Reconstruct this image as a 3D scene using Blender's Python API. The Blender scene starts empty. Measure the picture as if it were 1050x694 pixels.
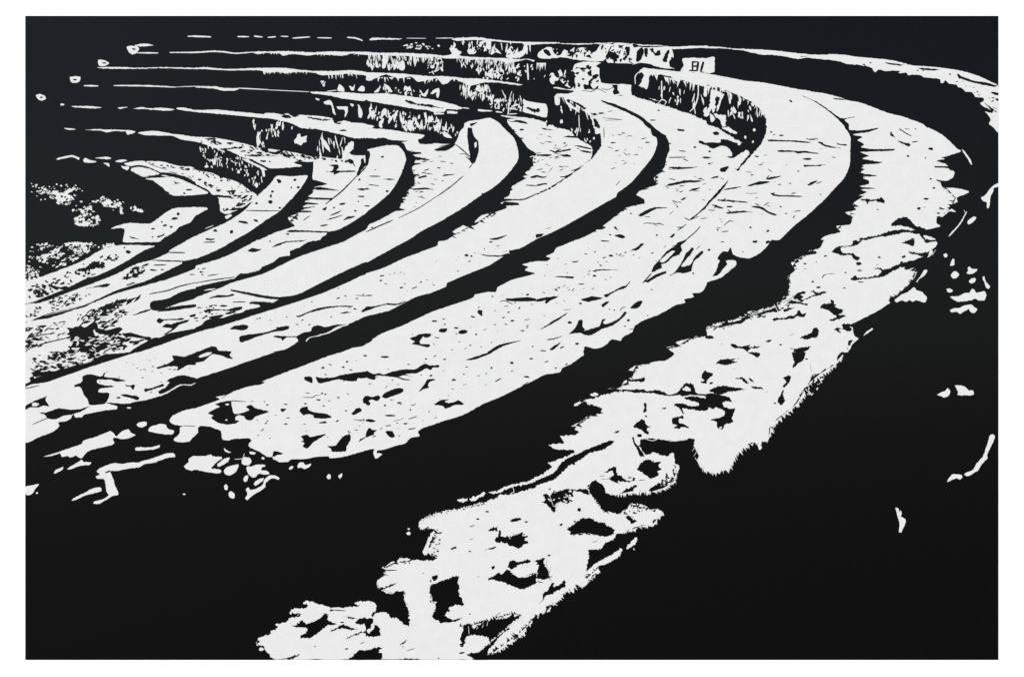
import bpy, math, random, re
import numpy as np
from mathutils import Vector
from mathutils.geometry import delaunay_2d_cdt
random.seed(7)
S = 0.0015            # one unit of the drawing in metres: the print is about 1.5 m wide
CX, CY = 525.0, 347.0 # centre of the drawing
DRAWING = """
@rim_arc|long thin curving white rim of the highest step, bottom edge ragged
W s1 870,195 960,185 1050,190 t1 60,190 150,200 270,205 400,212 540,228 640,238 745,240 u1 0,235 100,240 180,252 350,268 420,280 520,305 620,312 700,320 800,335 880,355 950,380 1000,405 1047,435 1047,718 1020,690 990,665 1000,640 985,610 965,590 1010,600 1015,590 970,565 935,540 960,520 955,505 925,500 905,500 885,470 845,465 825,445 800,440 790,425 740,415 720,395 705,415 692,415 688,390 640,383 590,378 565,365 520,362 490,365 480,350 430,352 445,340 400,337 350,340 310,330 290,348 275,335 270,320 230,308 160,300 110,295 70,280 0,270 t1 740,270 660,262 610,258 560,265 520,258 450,245 400,240 340,240 300,230 270,225 220,212 150,205 100,200 0,200 s1 1050,200 960,195 870,203
K u1 350,288 400,292 465,303 440,306 380,300
K u1 550,320 600,322 685,330 660,337 580,332
K u1 790,355 805,358 815,370 900,400 960,408 1040,430 1030,438 950,425 870,405 800,380
K u1 1000,468 1050,475 1050,490 1005,478
K u1 1025,510 1050,508 1050,525 1035,522
K u1 960,535 1020,575 1010,590 985,560
k3 u1 1010,560 1040,575
d u1 792,405,8,3,0
K t1 575,248 630,250 585,252
R u1 22 8,4 15 K 0,250 300,290 700,340 1000,430 1040,640 940,500 700,370 300,320
@outer_terrace|widest right hand white step with sprouting grass at its far end
W s1 640,325 700,325 800,335 900,345 1050,355 t1 70,368 150,383 250,402 340,410 450,430 560,452 640,465 740,480 830,505 870,520 950,535 u1 300,572 370,598 440,615 500,635 580,665 610,690 u2 620,0 680,30 740,75 790,125 815,145 720,178 715,190 680,198 665,205 720,220 740,235 655,235 655,243 740,250 775,270 770,300 735,325 660,318 690,335 705,365 780,370 865,390 840,410 790,430 795,455 745,480 785,515 745,515 705,545 670,550 665,585 690,605 640,618 600,625 560,630 600,660 u3 640,0 670,15 660,40 620,75 585,100 500,140 545,195 510,260 470,300 420,340 370,370 380,385 330,420 260,460 160,510 150,540 160,590 185,605 150,640 120,690 t4 830,0 805,30 800,70 770,80 745,105 700,130 650,145 640,185 300,240 0,265 s4 940,265 820,258 680,245 530,235 490,225 440,225 510,220 540,180 590,150 600,120 570,110 620,80 680,75 720,60 800,50 850,10 s3 800,660 880,650 860,630 930,610 980,595 1050,590 t3 0,545 40,515 120,500 200,475 260,460 350,440 420,430 460,385 500,345 495,320 510,290 500,225 530,200 545,185 540,170 520,140 570,110 600,95 640,90 620,70 695,50 720,0 t2 700,690 730,665 u2 20,655 75,640 50,605 130,595 145,575 140,545 105,520 170,505 150,475 170,450 220,420 190,415 240,395 200,380 290,372 190,360 250,345 250,325 195,298 260,300 300,293 190,275 225,255 190,240 230,225 310,220 330,210 210,190 250,170 190,150 290,145 405,140 410,130 280,130 200,120 220,100 180,75 210,55 150,40 250,25 310,0 200,15 130,12 u1 125,690 125,665 100,640 165,620 80,630 t1 760,585 680,530 585,487 500,440 200,395 70,400 0,380 s1 900,365 700,345
k6 t1 780,508 830,515 860,515
k8 u1 30,508 60,512 95,515
d u2 630,128,16,9,10
K u2 385,20 395,35 412,58 395,52 380,45
k4 u2 438,0 445,20
k6 u2 440,5 470,28 512,50
k4 u2 470,5 500,8
d u2 537,6,6,3,0
K u2 428,78 470,90 505,100 495,114 460,98 430,85
k7 u2 515,88 550,82
d u2 490,174,9,6,20
d u2 598,184,5,4,0
d u2 630,314,8,5,0
d u2 650,370,9,6,0
d u2 600,436,16,7,0
d u2 557,495,12,8,-10
K u2 680,488 715,496 700,502 683,500
d u2 677,525,11,5,0
d u2 305,502,6,4,0
k3 u2 585,490 598,486
K u2 385,595 400,580 415,570 425,558 480,548 500,560 515,580 540,600 570,610 600,622 600,635 550,633 500,612 440,600 395,605
K u2 200,440 235,435 260,440 290,440 315,432 340,435 345,460 310,458 290,448 250,455 240,465 230,452 205,448
K u2 190,682 250,670 320,655 380,635 450,625 520,632 570,625 610,640 680,620 700,640 720,690 u3 600,10 590,0 570,-20 u2 560,655 480,642 420,655 370,665 300,672 230,690 190,690
V u2 585,668 600,660 640,672 660,688 620,690 600,685
K u2 500,688 520,680 535,690
K u3 20,72 50,45 75,38 100,40 155,25 150,8 170,0 180,8 210,0 200,12 170,30 140,38 90,45 65,55 70,75 120,85 150,80 170,98 195,110 180,125 155,115 150,98 120,90 90,97 50,85
d u3 185,145,18,10,0
d u3 313,107,9,6,0
d u3 190,187,12,5,0
d u3 105,201,7,4,0
d u3 98,295,6,4,0
d u3 200,258,18,4,0
k3 u3 0,208 35,206
k3 u3 295,152 310,150
K u3 135,240 170,215 175,232 250,228 310,215 325,200 320,185 280,175 320,170 335,180 380,175 410,155 440,148 445,130 465,140 510,125 520,132 570,115 610,95 640,110 600,150 560,160 520,190 505,185 530,170 480,185 460,168 410,185 365,210 340,225 320,228 250,238 175,245 155,252
K u3 450,18 480,5 530,0 525,40 500,30
K u3 590,10 640,5 665,5 600,20
K u3 490,65 510,72 570,80 640,65 660,45 690,20 690,60 620,100 580,100 540,88 500,80
d u3 465,102,14,8,-20
V u3 505,60 560,75 610,70 640,52 600,55 550,55
V u3 610,108 625,70 640,60 645,75 625,100
v3 u3 640,95 660,60
K u3 0,390 15,385 20,365 30,370 35,395 50,400 40,410 55,420 80,425 85,445 60,460 105,465 70,480 20,498 5,492 50,475 30,455 10,445 0,430 t3 705,415 705,400 735,390 760,390
K t3 700,412 715,400 740,400 755,390 765,395 765,370 780,375 785,400 800,425 845,430 820,445 840,465 800,440 790,455 770,435 740,430 705,420
K t3 755,495 800,480 795,455 820,465 860,465 820,485 790,492
K u3 35,550 60,538 90,545 80,520 140,515 160,510 155,540 130,530 145,555 110,560 90,548 65,548 75,572 50,560
K u3 125,620 150,615 140,635 120,655
k3 u3 110,660 130,690
K t3 775,70 800,60 820,45 830,35 880,35 905,15 930,8 930,20 890,38 835,42 825,60 840,82 900,80 880,88 850,92 820,88
K t3 895,92 915,95 940,110 935,122 905,115
d t3 935,145,18,10,0
d t3 732,98,10,5,-20
d t3 675,135,5,3,0
k7 t3 712,235 720,218 735,212
k2 t3 735,210 790,206
d t3 855,201,8,4,0
d t3 653,257,9,5,-20
d t3 690,291,14,6,-10
d t3 850,295,6,4,0
d t3 945,187,14,4,0
d t3 605,145,10,5,10
k3 t3 595,175 612,178
K t3 610,70 625,65 670,68 680,78 660,90 630,85
K t3 565,98 600,90 580,105
K t3 510,130 550,125 575,130 545,138
K t3 500,185 530,180 555,178 530,192 500,200
K t3 440,215 470,190 485,185 500,200 525,205 480,218 465,212 450,225
K t3 540,345 560,325 600,315 615,325 580,335 600,350 580,360 600,370 570,375 555,360 530,355
K t3 640,315 660,312 680,325 735,318 700,340 650,350 620,365 590,370 640,345 665,335 660,325
K t3 500,385 520,370 560,378 625,395 620,403 570,392 530,390 490,392
k3 t3 470,385 520,360 535,335
d t3 545,345,12,6,-30
K t3 470,432 500,420 540,418 510,430 480,442
K t3 405,490 430,478 470,480 510,465 540,465 570,430 585,455 615,450 595,475 560,470 540,480 500,488 440,490 420,498
K t3 570,605 620,580 645,570 655,545 680,540 690,570 680,600 650,602 620,615 600,605
k2 t3 510,590 540,572
d t3 382,622,17,7,-20
d t3 455,645,10,5,-15
k2 t3 85,640 100,642
K t3 0,590 20,585 45,600 35,608 0,608 s3 1040,600
K t3 145,645 170,640 200,655 270,645 260,660 335,650 320,665 270,668 250,690 235,675 200,665 170,665
K t3 515,665 540,670 590,660 640,655 615,680 600,690 540,690 530,675
K t3 0,520 40,515 100,490 120,500 160,470 230,458 240,465 320,442 400,430 420,415 410,395 425,400 450,430 440,440 360,450 330,462 290,455 260,478 240,490 220,510 140,525 80,540 40,530 0,540
V t3 130,497 170,490 200,480 215,490 180,500 130,505
V t3 35,522 80,515 95,520 60,530
k3 t3 240,490 190,510 130,535
v4 t3 415,395 430,425 440,438
K t4 55,70 85,45 180,42 150,52 190,60 140,75 125,80 60,72
k2 t4 165,105 175,98
d t4 195,40,4,2,0
K t4 530,0 605,0 600,40 570,65 530,100 540,60 530,30
K t4 250,0 310,0 330,10 315,35 290,20
K t4 0,120 40,135 15,160 0,175 s4 1020,150 1030,120
K s4 1015,150 1045,115 1050,190 1010,185 1035,175
d t4 28,190,12,6,-20
K t4 175,162 220,155 240,170 260,190 235,190 215,168
K t4 260,160 275,165 292,190 280,185
K t4 270,210 300,212 345,220 350,228 310,225 290,225
k2 t4 360,250 375,242
K t4 15,238 60,215 120,205 135,215 200,220 240,230 140,245 80,262 140,278 150,295 175,305 100,305 110,340 155,345 175,350 165,380 155,410 165,430 110,445 105,465 90,475 65,465 60,430 25,418 50,408 80,405 110,385 105,360 60,340 0,320 0,255 60,258
V t4 75,468 85,458 100,462 90,470
K t4 470,160 490,150 520,145 510,180 475,220 470,205 490,180
K t4 435,295 450,270 475,230 470,260 482,300 460,322 445,315
d t4 420,314,8,4,0
k2 t4 640,75 645,125
d t4 615,42,10,4,0
K t4 650,140 690,135 730,100 740,120 720,130 700,160 660,170 680,200 640,190 645,230 620,220 630,270 605,240 615,290 590,260 595,290 570,265 600,225 630,190
K s4 480,548 450,545 310,600 230,645 180,690 s5 120,40 90,65 0,100 0,130 100,95 150,60 200,10 s4 230,680 330,620 410,600
K s4 660,315 650,310 675,315 678,365 658,370 665,345
d s4 676,395,9,5,0
K s4 595,455 650,410 665,420 680,450 705,458 680,475 692,500 685,510 640,475 600,465
d s4 497,490,16,6,-20
K s4 770,348 785,343 800,340 790,352
K s4 840,405 905,392 905,410 880,412 885,435 935,455 940,468 900,462 880,470 845,465 870,450 840,440
d s4 635,512,17,10,0
K s4 590,530 600,520 605,550 650,610 665,640 640,640 600,560
K s4 645,540 640,570 680,610 760,615 840,600 860,690 960,690 1000,640 970,580 975,540 920,560 830,545 760,538 700,530
v4 s4 660,530 720,545 760,525
v5 s4 820,548 900,540 880,530
v3 s4 960,610 1005,545
v3 s4 970,640 1010,580
K s4 910,282 960,270 1050,292 1050,360 970,355 900,345 915,380 905,378 880,345 845,322 870,315 920,318 935,330 1000,330 1000,315
K s4 820,265 870,245 900,210 920,190 965,200 985,250 1050,260 1050,270 960,262 905,270 870,265
V s4 900,228 920,212 945,220 950,240 905,235
K s4 530,228 600,232 660,228 680,240 740,232 790,245 800,258 860,265 800,270 720,252 620,250 540,240
K t4 0,262 60,258 70,330 30,350 0,320
V s4 330,262 370,250 380,265 350,270
K s4 540,160 590,170 650,160 670,155 660,180 610,180 560,178
k3 s4 440,200 500,210 530,170 560,150
G7 67 t4 840,20 780,90 700,140 640,190 600,250 12,20
G8 90 t4 600,250 560,320 500,370 440,420 400,450 385,540 14,22
G7 45 t4 380,545 300,560 230,590 180,640 155,690 8,22
R t3 50 12,4 -15 W 240,450 420,400 520,320 440,440 240,470 100,500
R t4 26 9,4 -60 V 640,150 740,110 700,220 560,330 520,350 600,230
F5 60 u3 545,180 510,260 420,340 370,370 -16,-6
F6 60 u2 720,180 740,235 770,300 700,350 780,430 750,500 680,550 -26,4
F8 90 s3 1050,590 960,600 880,650 800,665 18,6
F8 90 t3 490,345 400,430 300,460 120,500 0,545 16,6
F8 80 t3 720,0 640,80 560,120 510,200 500,300 490,345 20,5
F9 60 u2 130,30 190,150 200,300 180,420 130,560 20,655 30,2
G8 45 t3 0,540 120,500 300,455 450,400 -14,-6
R t3 40 13,5 -20 K 0,545 120,500 300,460 480,400 560,340 600,380 400,460 250,500 60,560
k4 s4 450,260 470,235 520,210
F8 130 s4 800,15 620,85 560,190 440,240 270,300 26,3
F8 80 s4 270,300 320,340 400,370 330,395 250,450 150,515 28,2
K s4 280,310 310,305 320,330 390,338 390,348 320,355 330,375 400,368 330,388 280,385 260,330
K s4 205,465 230,455 240,480 260,490 235,515 210,490
@grass_slope|lowest sunlit grassy bank spilling to the bottom edge of the picture
W s4 440,255 530,242 700,240 820,250 930,240 t4 0,235 150,220 300,200 640,180 610,225 575,270 550,310 500,360 440,405 410,440 385,470 380,545 335,550 337,600 322,600 305,555 260,565 210,605 180,640 155,690 H 735,185 700,192 680,190 660,180 s4 985,660 960,600 975,540 950,530 880,545 830,555 760,540 690,530 640,540 650,560 625,580 645,590 660,620 690,630 730,615 790,640 850,620 855,650 875,690 s5 880,30 850,60 860,90 830,130 785,115 795,160 760,115 700,150 690,185 660,165 580,190 620,130 560,150 500,190 430,180 420,140 370,100 330,120 330,180 380,230 400,270 440,290 500,305 560,275 580,245 660,250 700,280 740,275 770,290 775,320 720,345 715,380 660,375 600,390 535,425 490,430 485,455 420,490 400,525 360,525 320,530 330,545 310,655 370,605 460,550 515,515 530,530 s6 525,20 510,50 440,95 390,110 385,145 350,165 330,190 300,235 250,240 170,275 150,310 110,345 65,360 50,400 20,405 10,430 r6 1040,420 1020,440 985,490 975,540 930,530 900,575 860,605 800,640 750,660 760,580 740,600 700,650 655,687 0,687 x6 380,687 330,665 300,640 270,625 255,580 270,555 340,530 340,515 385,490 370,470 440,455 460,430 500,425 530,410 470,410 460,395 490,370 560,370 570,350 545,340 570,325 640,345 720,365 880,360 890,350 860,340 880,330 960,328 990,345 990,385 970,400 965,425 r6 60,405 100,392 135,405 150,425 200,435 240,475 265,470 265,390 240,330 230,270 190,265 160,280 105,270 75,245 70,205 100,170 105,110 r5 110,640 150,605 190,600 210,575 300,590 415,590 380,540 390,500 405,470 420,440 440,420 420,400 380,395 350,405 325,385 330,350 370,330 430,305 500,285 600,270 680,258 730,235 820,190 880,190 980,160 1050,140 s5 0,130 100,90 200,0 s4 230,690 330,620 410,600 470,557 480,548 450,545 310,600 230,635 190,650 235,605 130,600 80,570 170,560 150,520 240,510 250,490 215,460 270,430 330,390 400,370 400,345 310,320 230,330 270,300 350,285
W s4 70,684 120,668 190,640 240,630 180,660 s5 150,-5 110,50 60,75 0,98 r5 1040,108 960,128 900,140 830,172 812,165 850,140 900,125 980,110 1050,80 s5 40,60 100,10
v4 r5 905,140 912,170 890,178
W r5 755,175 800,165 822,172 790,182
W r5 640,215 680,195 735,174 745,182 700,205 655,228
W r5 560,220 590,212 625,214 625,226 580,232
F6 50 r5 330,350 430,305 600,270 730,235 820,190 5,16
e r5 262,427,14,11,0
e r5 263,398,7,5,0
V r5 415,410 425,415 400,470 385,510 375,560 350,550 360,520 375,480 390,440
K s5 40,190 60,180 75,190 170,155 190,150 240,160 220,180 235,195 200,210 225,230 190,240 130,235 125,265 110,300 85,270 50,240 35,235 60,215
k2 s5 70,190 120,250
v3 s5 85,200 105,260
k2 s5 90,180 200,165
K s5 240,160 300,150 330,180 310,190 270,170
k8 s5 75,155 90,150
d s5 265,280,11,12,0
d s5 152,372,13,6,-30
K s5 185,400 215,385 235,370 260,345 290,330 340,335 370,350 390,360 420,355 430,380 460,385 480,410 470,430 420,445 385,440 350,430 290,425 240,430 210,430 205,410
k3 s5 345,478 375,475
K s5 420,50 470,15 485,10 500,60 525,70 540,90 590,78 610,92 570,110 500,105 515,120 480,110 440,90 400,95 450,85 470,70 470,40 440,48
V s5 545,92 585,85 595,92 570,102
K s5 625,30 640,0 660,-20 s4 690,660 740,675 770,675 s5 750,10 770,30 740,45 760,60 710,90 680,70 650,50
k3 s5 390,75 420,70
k4 s5 630,98 670,96
K s5 550,325 570,315 590,335 620,348 590,365 575,345
k3 s5 580,318 600,325
F7 30 s5 860,10 830,130 690,180 560,180 -18,-28
v6 s5 870,0 850,50
F6 26 s5 440,290 580,250 700,280 2,18
G7 60 H 640,150 670,188 700,192 735,185 755,165 4,12
G7 45 s5 690,180 790,150 850,110 870,40 18,16
G7 45 s5 500,190 600,170 700,170 4,22
G7 45 s5 780,300 715,380 660,380 540,425 10,16
G7 52 s6 390,140 300,235 170,275 60,400 10,18
G7 45 r6 1040,430 930,560 800,645 8,16
G7 45 r5 330,350 430,305 600,270 730,235 -6,-14
R r5 26 7,4 0 K 420,380 450,420 400,560 380,590 440,590 460,420
R r6 34 8,6 30 K 560,470 640,470 780,440 900,400 760,470 640,520
R s5 40 8,5 20 K 180,380 240,350 420,350 480,420 300,440 200,430
R s5 30 8,5 0 V 60,180 240,160 220,230 120,260 60,230
R s5 40 8,5 -10 K 430,280 600,240 760,290 700,300 500,310
R s5 30 9,5 60 K 800,60 860,20 850,110 700,150
F6 80 s5 210,400 280,340 420,370 470,420 300,430 220,430 4,12
F6 60 s5 210,400 280,340 420,370 470,420 -4,-12
F6 70 s5 320,130 380,230 440,300 -14,10
F6 60 s5 50,230 110,170 240,160 0,-12
F6 60 r6 780,180 880,150 940,180 1050,150 0,-12
F6 40 r6 400,200 400,330 440,350 410,420 -10,2
F6 60 r6 580,480 660,470 900,400 960,410 -6,-14
G8 37 r6 740,600 860,500 960,420 -8,-8
F6 50 r5 790,460 880,450 980,430 0,-14
F6 40 s5 650,10 750,40 700,80 8,8
V s5 555,515 570,490 590,470 610,450 625,455 610,490 585,510 560,520
V s5 600,510 608,530 602,525
K r5 890,350 905,335 955,330 935,350 905,355
d r5 748,292,11,5,0
d r5 688,336,9,6,0
k5 r5 640,385 670,375
d r5 988,355,10,5,0
k3 r5 640,465 660,460
d r5 640,536,8,5,0
K r5 520,525 545,508 565,510 560,520
K r5 735,528 790,505 802,512 790,520
K r5 752,408 775,395 785,380 795,395 805,385 812,410 780,412
K r5 790,470 815,440 820,410 830,405 830,440 850,450 870,445 885,460 890,440 910,445 905,430 930,440 955,415 965,420 965,445 995,440 975,465 1000,480 970,500 940,520 910,505 880,500 860,485 800,480
d r5 785,635,13,10,-40
K r5 880,625 890,595 910,590 925,605 1000,588 1015,600 960,610 920,625 890,640
k4 r5 120,655 190,652
K r5 300,590 200,600 270,608 230,602
F7 30 r5 190,600 110,640 100,690 25,3
F6 30 r5 430,430 390,500 420,590 25,-5
k8 r5 430,425 470,420
K r5 330,385 350,405 385,380 380,395 345,410
k3 r6 130,135 190,135
k3 r6 100,170 140,165
K r6 75,245 105,240 190,215 120,250 90,255
F6 24 r6 70,205 75,245 170,280 235,265 265,400 10,12
K r6 405,175 445,165 440,185 425,205 412,195
K r6 390,275 400,235 440,210 500,190 560,170 575,180 565,200 575,240 570,265 585,310 605,345 590,355 550,350 510,370 520,385 490,400 500,425 530,440 590,430 560,448 460,462 445,445 410,430 415,400 430,380 430,345 435,330 410,325 405,290
d r6 640,405,5,4,0
k3 r6 345,157 360,155
k3 r6 685,178 700,175
K r6 205,597 225,580 255,560 245,575 220,595
k4 r6 248,633 300,618
k3 r6 220,610 235,606
k3 r6 800,415 830,398
K r6 750,190 770,180 820,150 830,165 870,130 890,140 900,160 940,180 980,180 1050,150 s6 20,70 40,80 50,110 70,140 75,180 30,190 15,150 0,160 r6 1050,215 1010,235 970,255 940,250 880,220 800,200
K r6 875,110 905,75 930,90 1000,70 1015,85 950,100 900,130
K r6 1035,80 1050,78 1050,85
V r6 905,140 960,120 1030,110 s6 10,100 5,150 r6 1030,150 960,180 930,175
K s6 0,80 30,65 50,60 45,90 70,140 70,170 55,190 0,190 10,150 5,110
d s6 78,45,9,6,-10
k2 s6 60,70 70,140 95,200
k2 s6 90,110 80,160
F4 20 s6 -20,75 90,200 -5,-28
k6 s6 5,205 40,212
k4 s6 60,180 100,175
K s6 15,345 40,310 35,290 75,255 85,230 105,215 110,240 150,220 175,195 180,210 170,240 130,260 95,285 60,290 40,320
K s6 310,135 325,60 320,20 335,10 370,40 400,0 510,0 440,55 370,90
F7 40 s6 385,110 250,240 110,345 0,420 -16,-14
F7 36 r6 1050,420 930,530 750,660 -14,-20
K r6 575,600 590,580 580,560 590,520 620,465 650,470 660,495 690,480 720,460 780,440 830,435 890,420 900,395 915,420 960,410 940,435 900,460 880,500 850,520 820,550 790,590 760,620 745,640 740,690 690,690 620,655 700,640 740,600 765,590 750,550 700,540 640,535 610,560 610,590 590,610
v3 r6 632,480 635,530
v3 r6 680,500 690,485
v3 r6 715,490 725,470
v3 r6 745,480 750,455
d r6 590,645,18,6,-5
K r6 205,685 240,680 330,680 330,687 215,687
d r6 447,678,6,4,0
K r6 0,430 40,430 50,470 75,480 90,540 30,545 0,540 x6 920,520 860,540 810,560 815,550 860,530 890,520 925,510 920,465 900,470 865,465 880,440 930,425
V x6 935,505 960,490 970,460 985,455 975,500 945,525
k4 x6 240,600 240,620
K x6 510,460 540,450 560,470 600,455 650,430 670,405 700,420 690,440 750,470 700,475 660,500 610,540 580,552 520,550 550,530 570,500 560,490 500,485 470,480 500,475
k6 x6 720,380 805,386
d x6 716,383,9,7,0
K x6 800,418 840,425 880,435 850,437 820,430
k5 x6 660,345 720,360
k6 x6 670,400 700,412
K x6 710,512 760,485 790,470 840,490 880,500 840,505 800,495 760,498
d x6 783,457,12,4,0
k4 x6 895,590 920,578
d x6 810,620,11,5,-10
d x6 617,605,6,3,0
K x6 855,660 890,625 910,630 950,625 1000,610 1030,615 1010,635 1035,655 1020,687 770,687 820,680
K x6 380,690 440,675 520,655 470,680 400,687
K x6 260,570 275,570 280,600 300,600 305,620 330,650 340,670 300,650 265,620
e x6 285,622,14,10,0
e x6 272,590,10,9,0
K x6 365,478 385,485 370,492
K x6 470,395 485,400 530,405 480,412
V x6 480,400 500,390 515,395 490,405
@scattered_patch|small light flecks in the black right of the broad step
W u2 820,130 835,140 860,170 875,195 885,228 872,215 855,185 830,150
W u2 940,430 970,410 990,380 1015,355 1047,340 1050,360 1020,370 1015,395 1000,415 990,490 980,495 975,460 955,450
W u2 1035,0 1048,-5 1048,30
W u2 855,580 870,560 900,545 912,550 895,575 865,595
v8 u2 852,515 810,590 745,665
v3 u2 835,505 845,525
W u2 760,640 775,625 765,645 740,668
W u3 610,185 600,210 560,240 545,262 540,258 575,210 590,185
W u3 408,370 450,335 490,320 525,290 545,310 575,320 605,350 600,382 580,382 540,370 520,382 500,370 480,380 450,370 420,385
W u3 215,590 235,565 270,542 275,548 240,575
@scattered_patch|row of small light flecks high in the black right margin
W u3 750,158 765,115 775,120 775,155
W u3 755,215 770,195 785,192 805,212 785,235 765,235
W u3 850,205 860,190 858,168 870,165 885,178 915,178 915,188 895,205 865,210
W u3 865,258 875,240 900,232 910,242 900,260 880,268
W u3 950,225 960,222 970,255 995,285 990,300 972,295 965,270 952,245
e u3 720,94,12,12,0
W u3 728,300 750,298 768,310 760,322 735,320
W u3 750,348 800,345 840,325 870,325 885,300 900,305 910,325 960,315 975,340 960,370 930,372 905,360 880,370 800,380 775,370
W u3 750,432 775,420 810,418 840,402 880,398 900,412 918,425 900,448 875,442 865,425 835,440 810,455 795,442 760,445
@scattered_patch|pair of small light flecks below the brown sheen
W u4 668,262 700,245 720,240 735,220 752,242 740,268 715,280 690,270
W u4 780,205 810,205 840,212 865,235 890,235 898,258 880,266 795,264 800,245 790,225
@scattered_patch|thin bent light streak near the right edge
W y5 875,40 890,32 907,42 895,80 870,130 858,160 862,178 830,210 800,255 775,270 740,290 715,280 730,268 770,250 790,215 830,170 855,105
W y5 612,325 625,300 645,278 700,282 705,295 688,312 675,302 650,308
@scattered_patch|small light fleck alone low in the black area
W y5 293,485 312,488 318,510 325,500 330,520 325,535 355,555 355,575 345,600 330,635 315,635 318,580 308,545
@broad_terrace|broad white step with thin cracks in the middle, dark riser behind it
W s1 640,325 700,325 800,335 900,345 1050,355 t1 70,368 150,383 250,402 340,410 450,430 560,452 640,465 585,487 650,520 720,565 790,620 850,680 u2 100,0 135,50 135,130 130,230 95,310 30,380 0,415 t2 640,520 530,610 445,690 t3 400,0 370,40 320,85 260,112 200,105 170,100 175,125 185,150 140,190 80,235 0,260 s3 1050,270 1020,320 960,330 970,350 910,365 920,385 860,400 790,440 740,465 670,490 610,525 590,565 530,600 520,620 465,610 440,635 400,660 350,668 300,655 290,690 s4 295,15 260,40 210,75 155,100 150,120 110,130 50,140 0,165 r4 960,210 830,275 720,320 600,385 460,430 345,470 320,490 330,515 270,530 245,560 170,580 110,600 70,605 65,620 100,628 60,655 45,620 50,595 0,605 q7 950,280 880,295 825,298 820,288 740,290 700,300 640,305 590,305 570,320 520,322 480,305 475,290 440,290 400,262 330,230 325,210 345,190 330,178 240,180 200,190 165,180 155,130 120,118 90,105 30,100 15,110 15,140 0,155 p7 1035,170 1010,195 960,200 925,195 915,180 950,150 955,110 970,100 910,90 890,70 905,40 980,5 1050,-10 q4 100,310 150,290 120,275 200,260 250,235 340,210 400,200 430,185 410,180 500,145 700,70 830,20 900,0 r3 0,630 40,610 100,575 240,520 400,445 560,390 650,360 670,345 670,335 760,320 800,320 810,290 840,275 900,245 1000,220 1040,205 980,185 1000,165 965,150 1050,130 s3 65,130 90,110 60,100 110,75 120,50 230,5 s2 240,680 300,655 360,640 350,622 400,625 430,610 380,598 440,575 500,520 560,490 600,480 665,465 665,440 640,425 610,405 680,370 740,350 720,300 750,290 790,240 800,195 810,160 820,130 815,85 800,55 740,20 s1 700,660 640,625 400,520 540,488 620,480
~riser_face
K s1 690,365 760,362 830,375 860,402 890,395 980,420 1050,440 t1 0,425 60,445 140,480 210,500 270,525 310,560 350,600 365,640 370,690 t2 365,30 340,90 290,150 190,265 185,258 265,155 250,135 200,160 165,185 150,150 110,110 30,125 0,90 90,90 85,70 130,72 170,90 220,90 130,50 60,0 t1 0,665 s1 1050,650 960,610 900,590 800,555 690,520 600,490 590,430 650,440 685,450 695,400
V s1 640,330 700,345 695,380 685,440 650,440 640,425 655,390 665,360 650,345
K s1 625,430 620,370 650,345 665,355 650,400 630,435
v6 s1 610,420 610,370 640,340
v8 s1 772,400 772,450 775,510
v6 s1 750,540 775,515 800,530 790,548
V s1 868,490 878,495 870,555 862,550
v8 s1 1000,420 995,500 975,560 945,590
v6 s1 970,540 980,605
V s1 1035,440 1050,450 1050,490 1035,500 1030,470
V s1 1030,590 1050,560 1050,620 1040,620
V t1 25,460 60,460 105,485 90,520 80,560 65,590 60,570 80,510 60,495 50,520 55,560 40,600 30,570 15,610 0,620 5,580 20,540
V t1 50,600 80,610 115,610 120,640 115,680 95,680 80,640 50,620
V t1 145,480 155,490 148,525 135,520
V t1 200,500 210,505 205,550 195,552
V t1 165,555 178,575 180,600 162,598 158,575
e t1 201,600,8,8,0
e t1 219,625,7,8,0
V t1 280,525 292,535 290,560 280,555
V t1 330,565 345,580 352,610 338,600
V t1 20,600 50,630 40,655 25,650
V t2 55,-5 130,40 180,75 175,90 130,62 85,25
e t2 200,98,10,10,0
e t2 238,57,7,10,0
e t2 285,85,6,9,0
e t2 293,12,8,9,0
G6 60 s1 700,365 860,400 1050,440 t1 60,445 200,505 300,560 360,630 4,40
S s1 16 4,9 20,70 V 700,420 1040,470 1040,580 800,530
S t1 18 5,10 16,46 V 120,480 300,560 350,640 250,680 120,600
V t2 95,0 130,20 150,30 180,35 190,30 160,15 140,-5
V s1 690,505 760,525 730,520
F9 40 t1 60,440 210,500 320,570 365,660 2,22
F5 30 s1 690,380 860,410 1050,450 0,26
~
K t2 0,90 20,98 80,100 90,72 130,75 150,100 120,112 80,108 50,125 25,122
d t2 57,35,20,12,0
d t2 18,145,10,6,0
d t2 0,182,28,6,0
d t2 14,220,7,5,0
K t2 118,180 145,175 170,172 165,185 140,183
d t2 308,175,16,5,5
d t2 397,25,7,6,0
d t2 460,46,16,5,0
d t2 415,42,5,4,0
K t2 80,262 85,248 130,235 138,240 110,272 95,272
K t2 22,312 45,300 75,295 70,305 45,310
k4 t2 85,308 105,315
K t2 135,320 90,390 30,450 0,482 0,465 40,420 100,355
K s2 1050,470 1000,520 945,562 955,568 1010,520 1050,488
k5 s2 950,565 1000,545
k7 s2 1010,605 980,640 920,690
K t2 372,72 440,74 520,76 600,82 645,90 600,92 500,84 380,82
K t2 610,65 640,68 670,65 670,72 640,74
K t2 435,140 500,138 560,142 610,142 650,150 695,156 680,160 600,152 560,158 540,148 440,148
K t2 683,85 715,88 720,100 780,115 825,122 780,123 720,112 700,98
K t2 795,92 820,98 865,102 865,110 810,104
d t2 620,192,28,6,0
K t2 595,228 650,230 715,226 700,236 640,236 600,240
d t2 565,266,10,3,0
K t2 245,355 290,340 330,328 390,332 350,345 300,352 260,360
K t2 365,315 390,302 460,296 430,308 385,318
K t2 618,352 640,335 685,322 665,340 630,355
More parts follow.
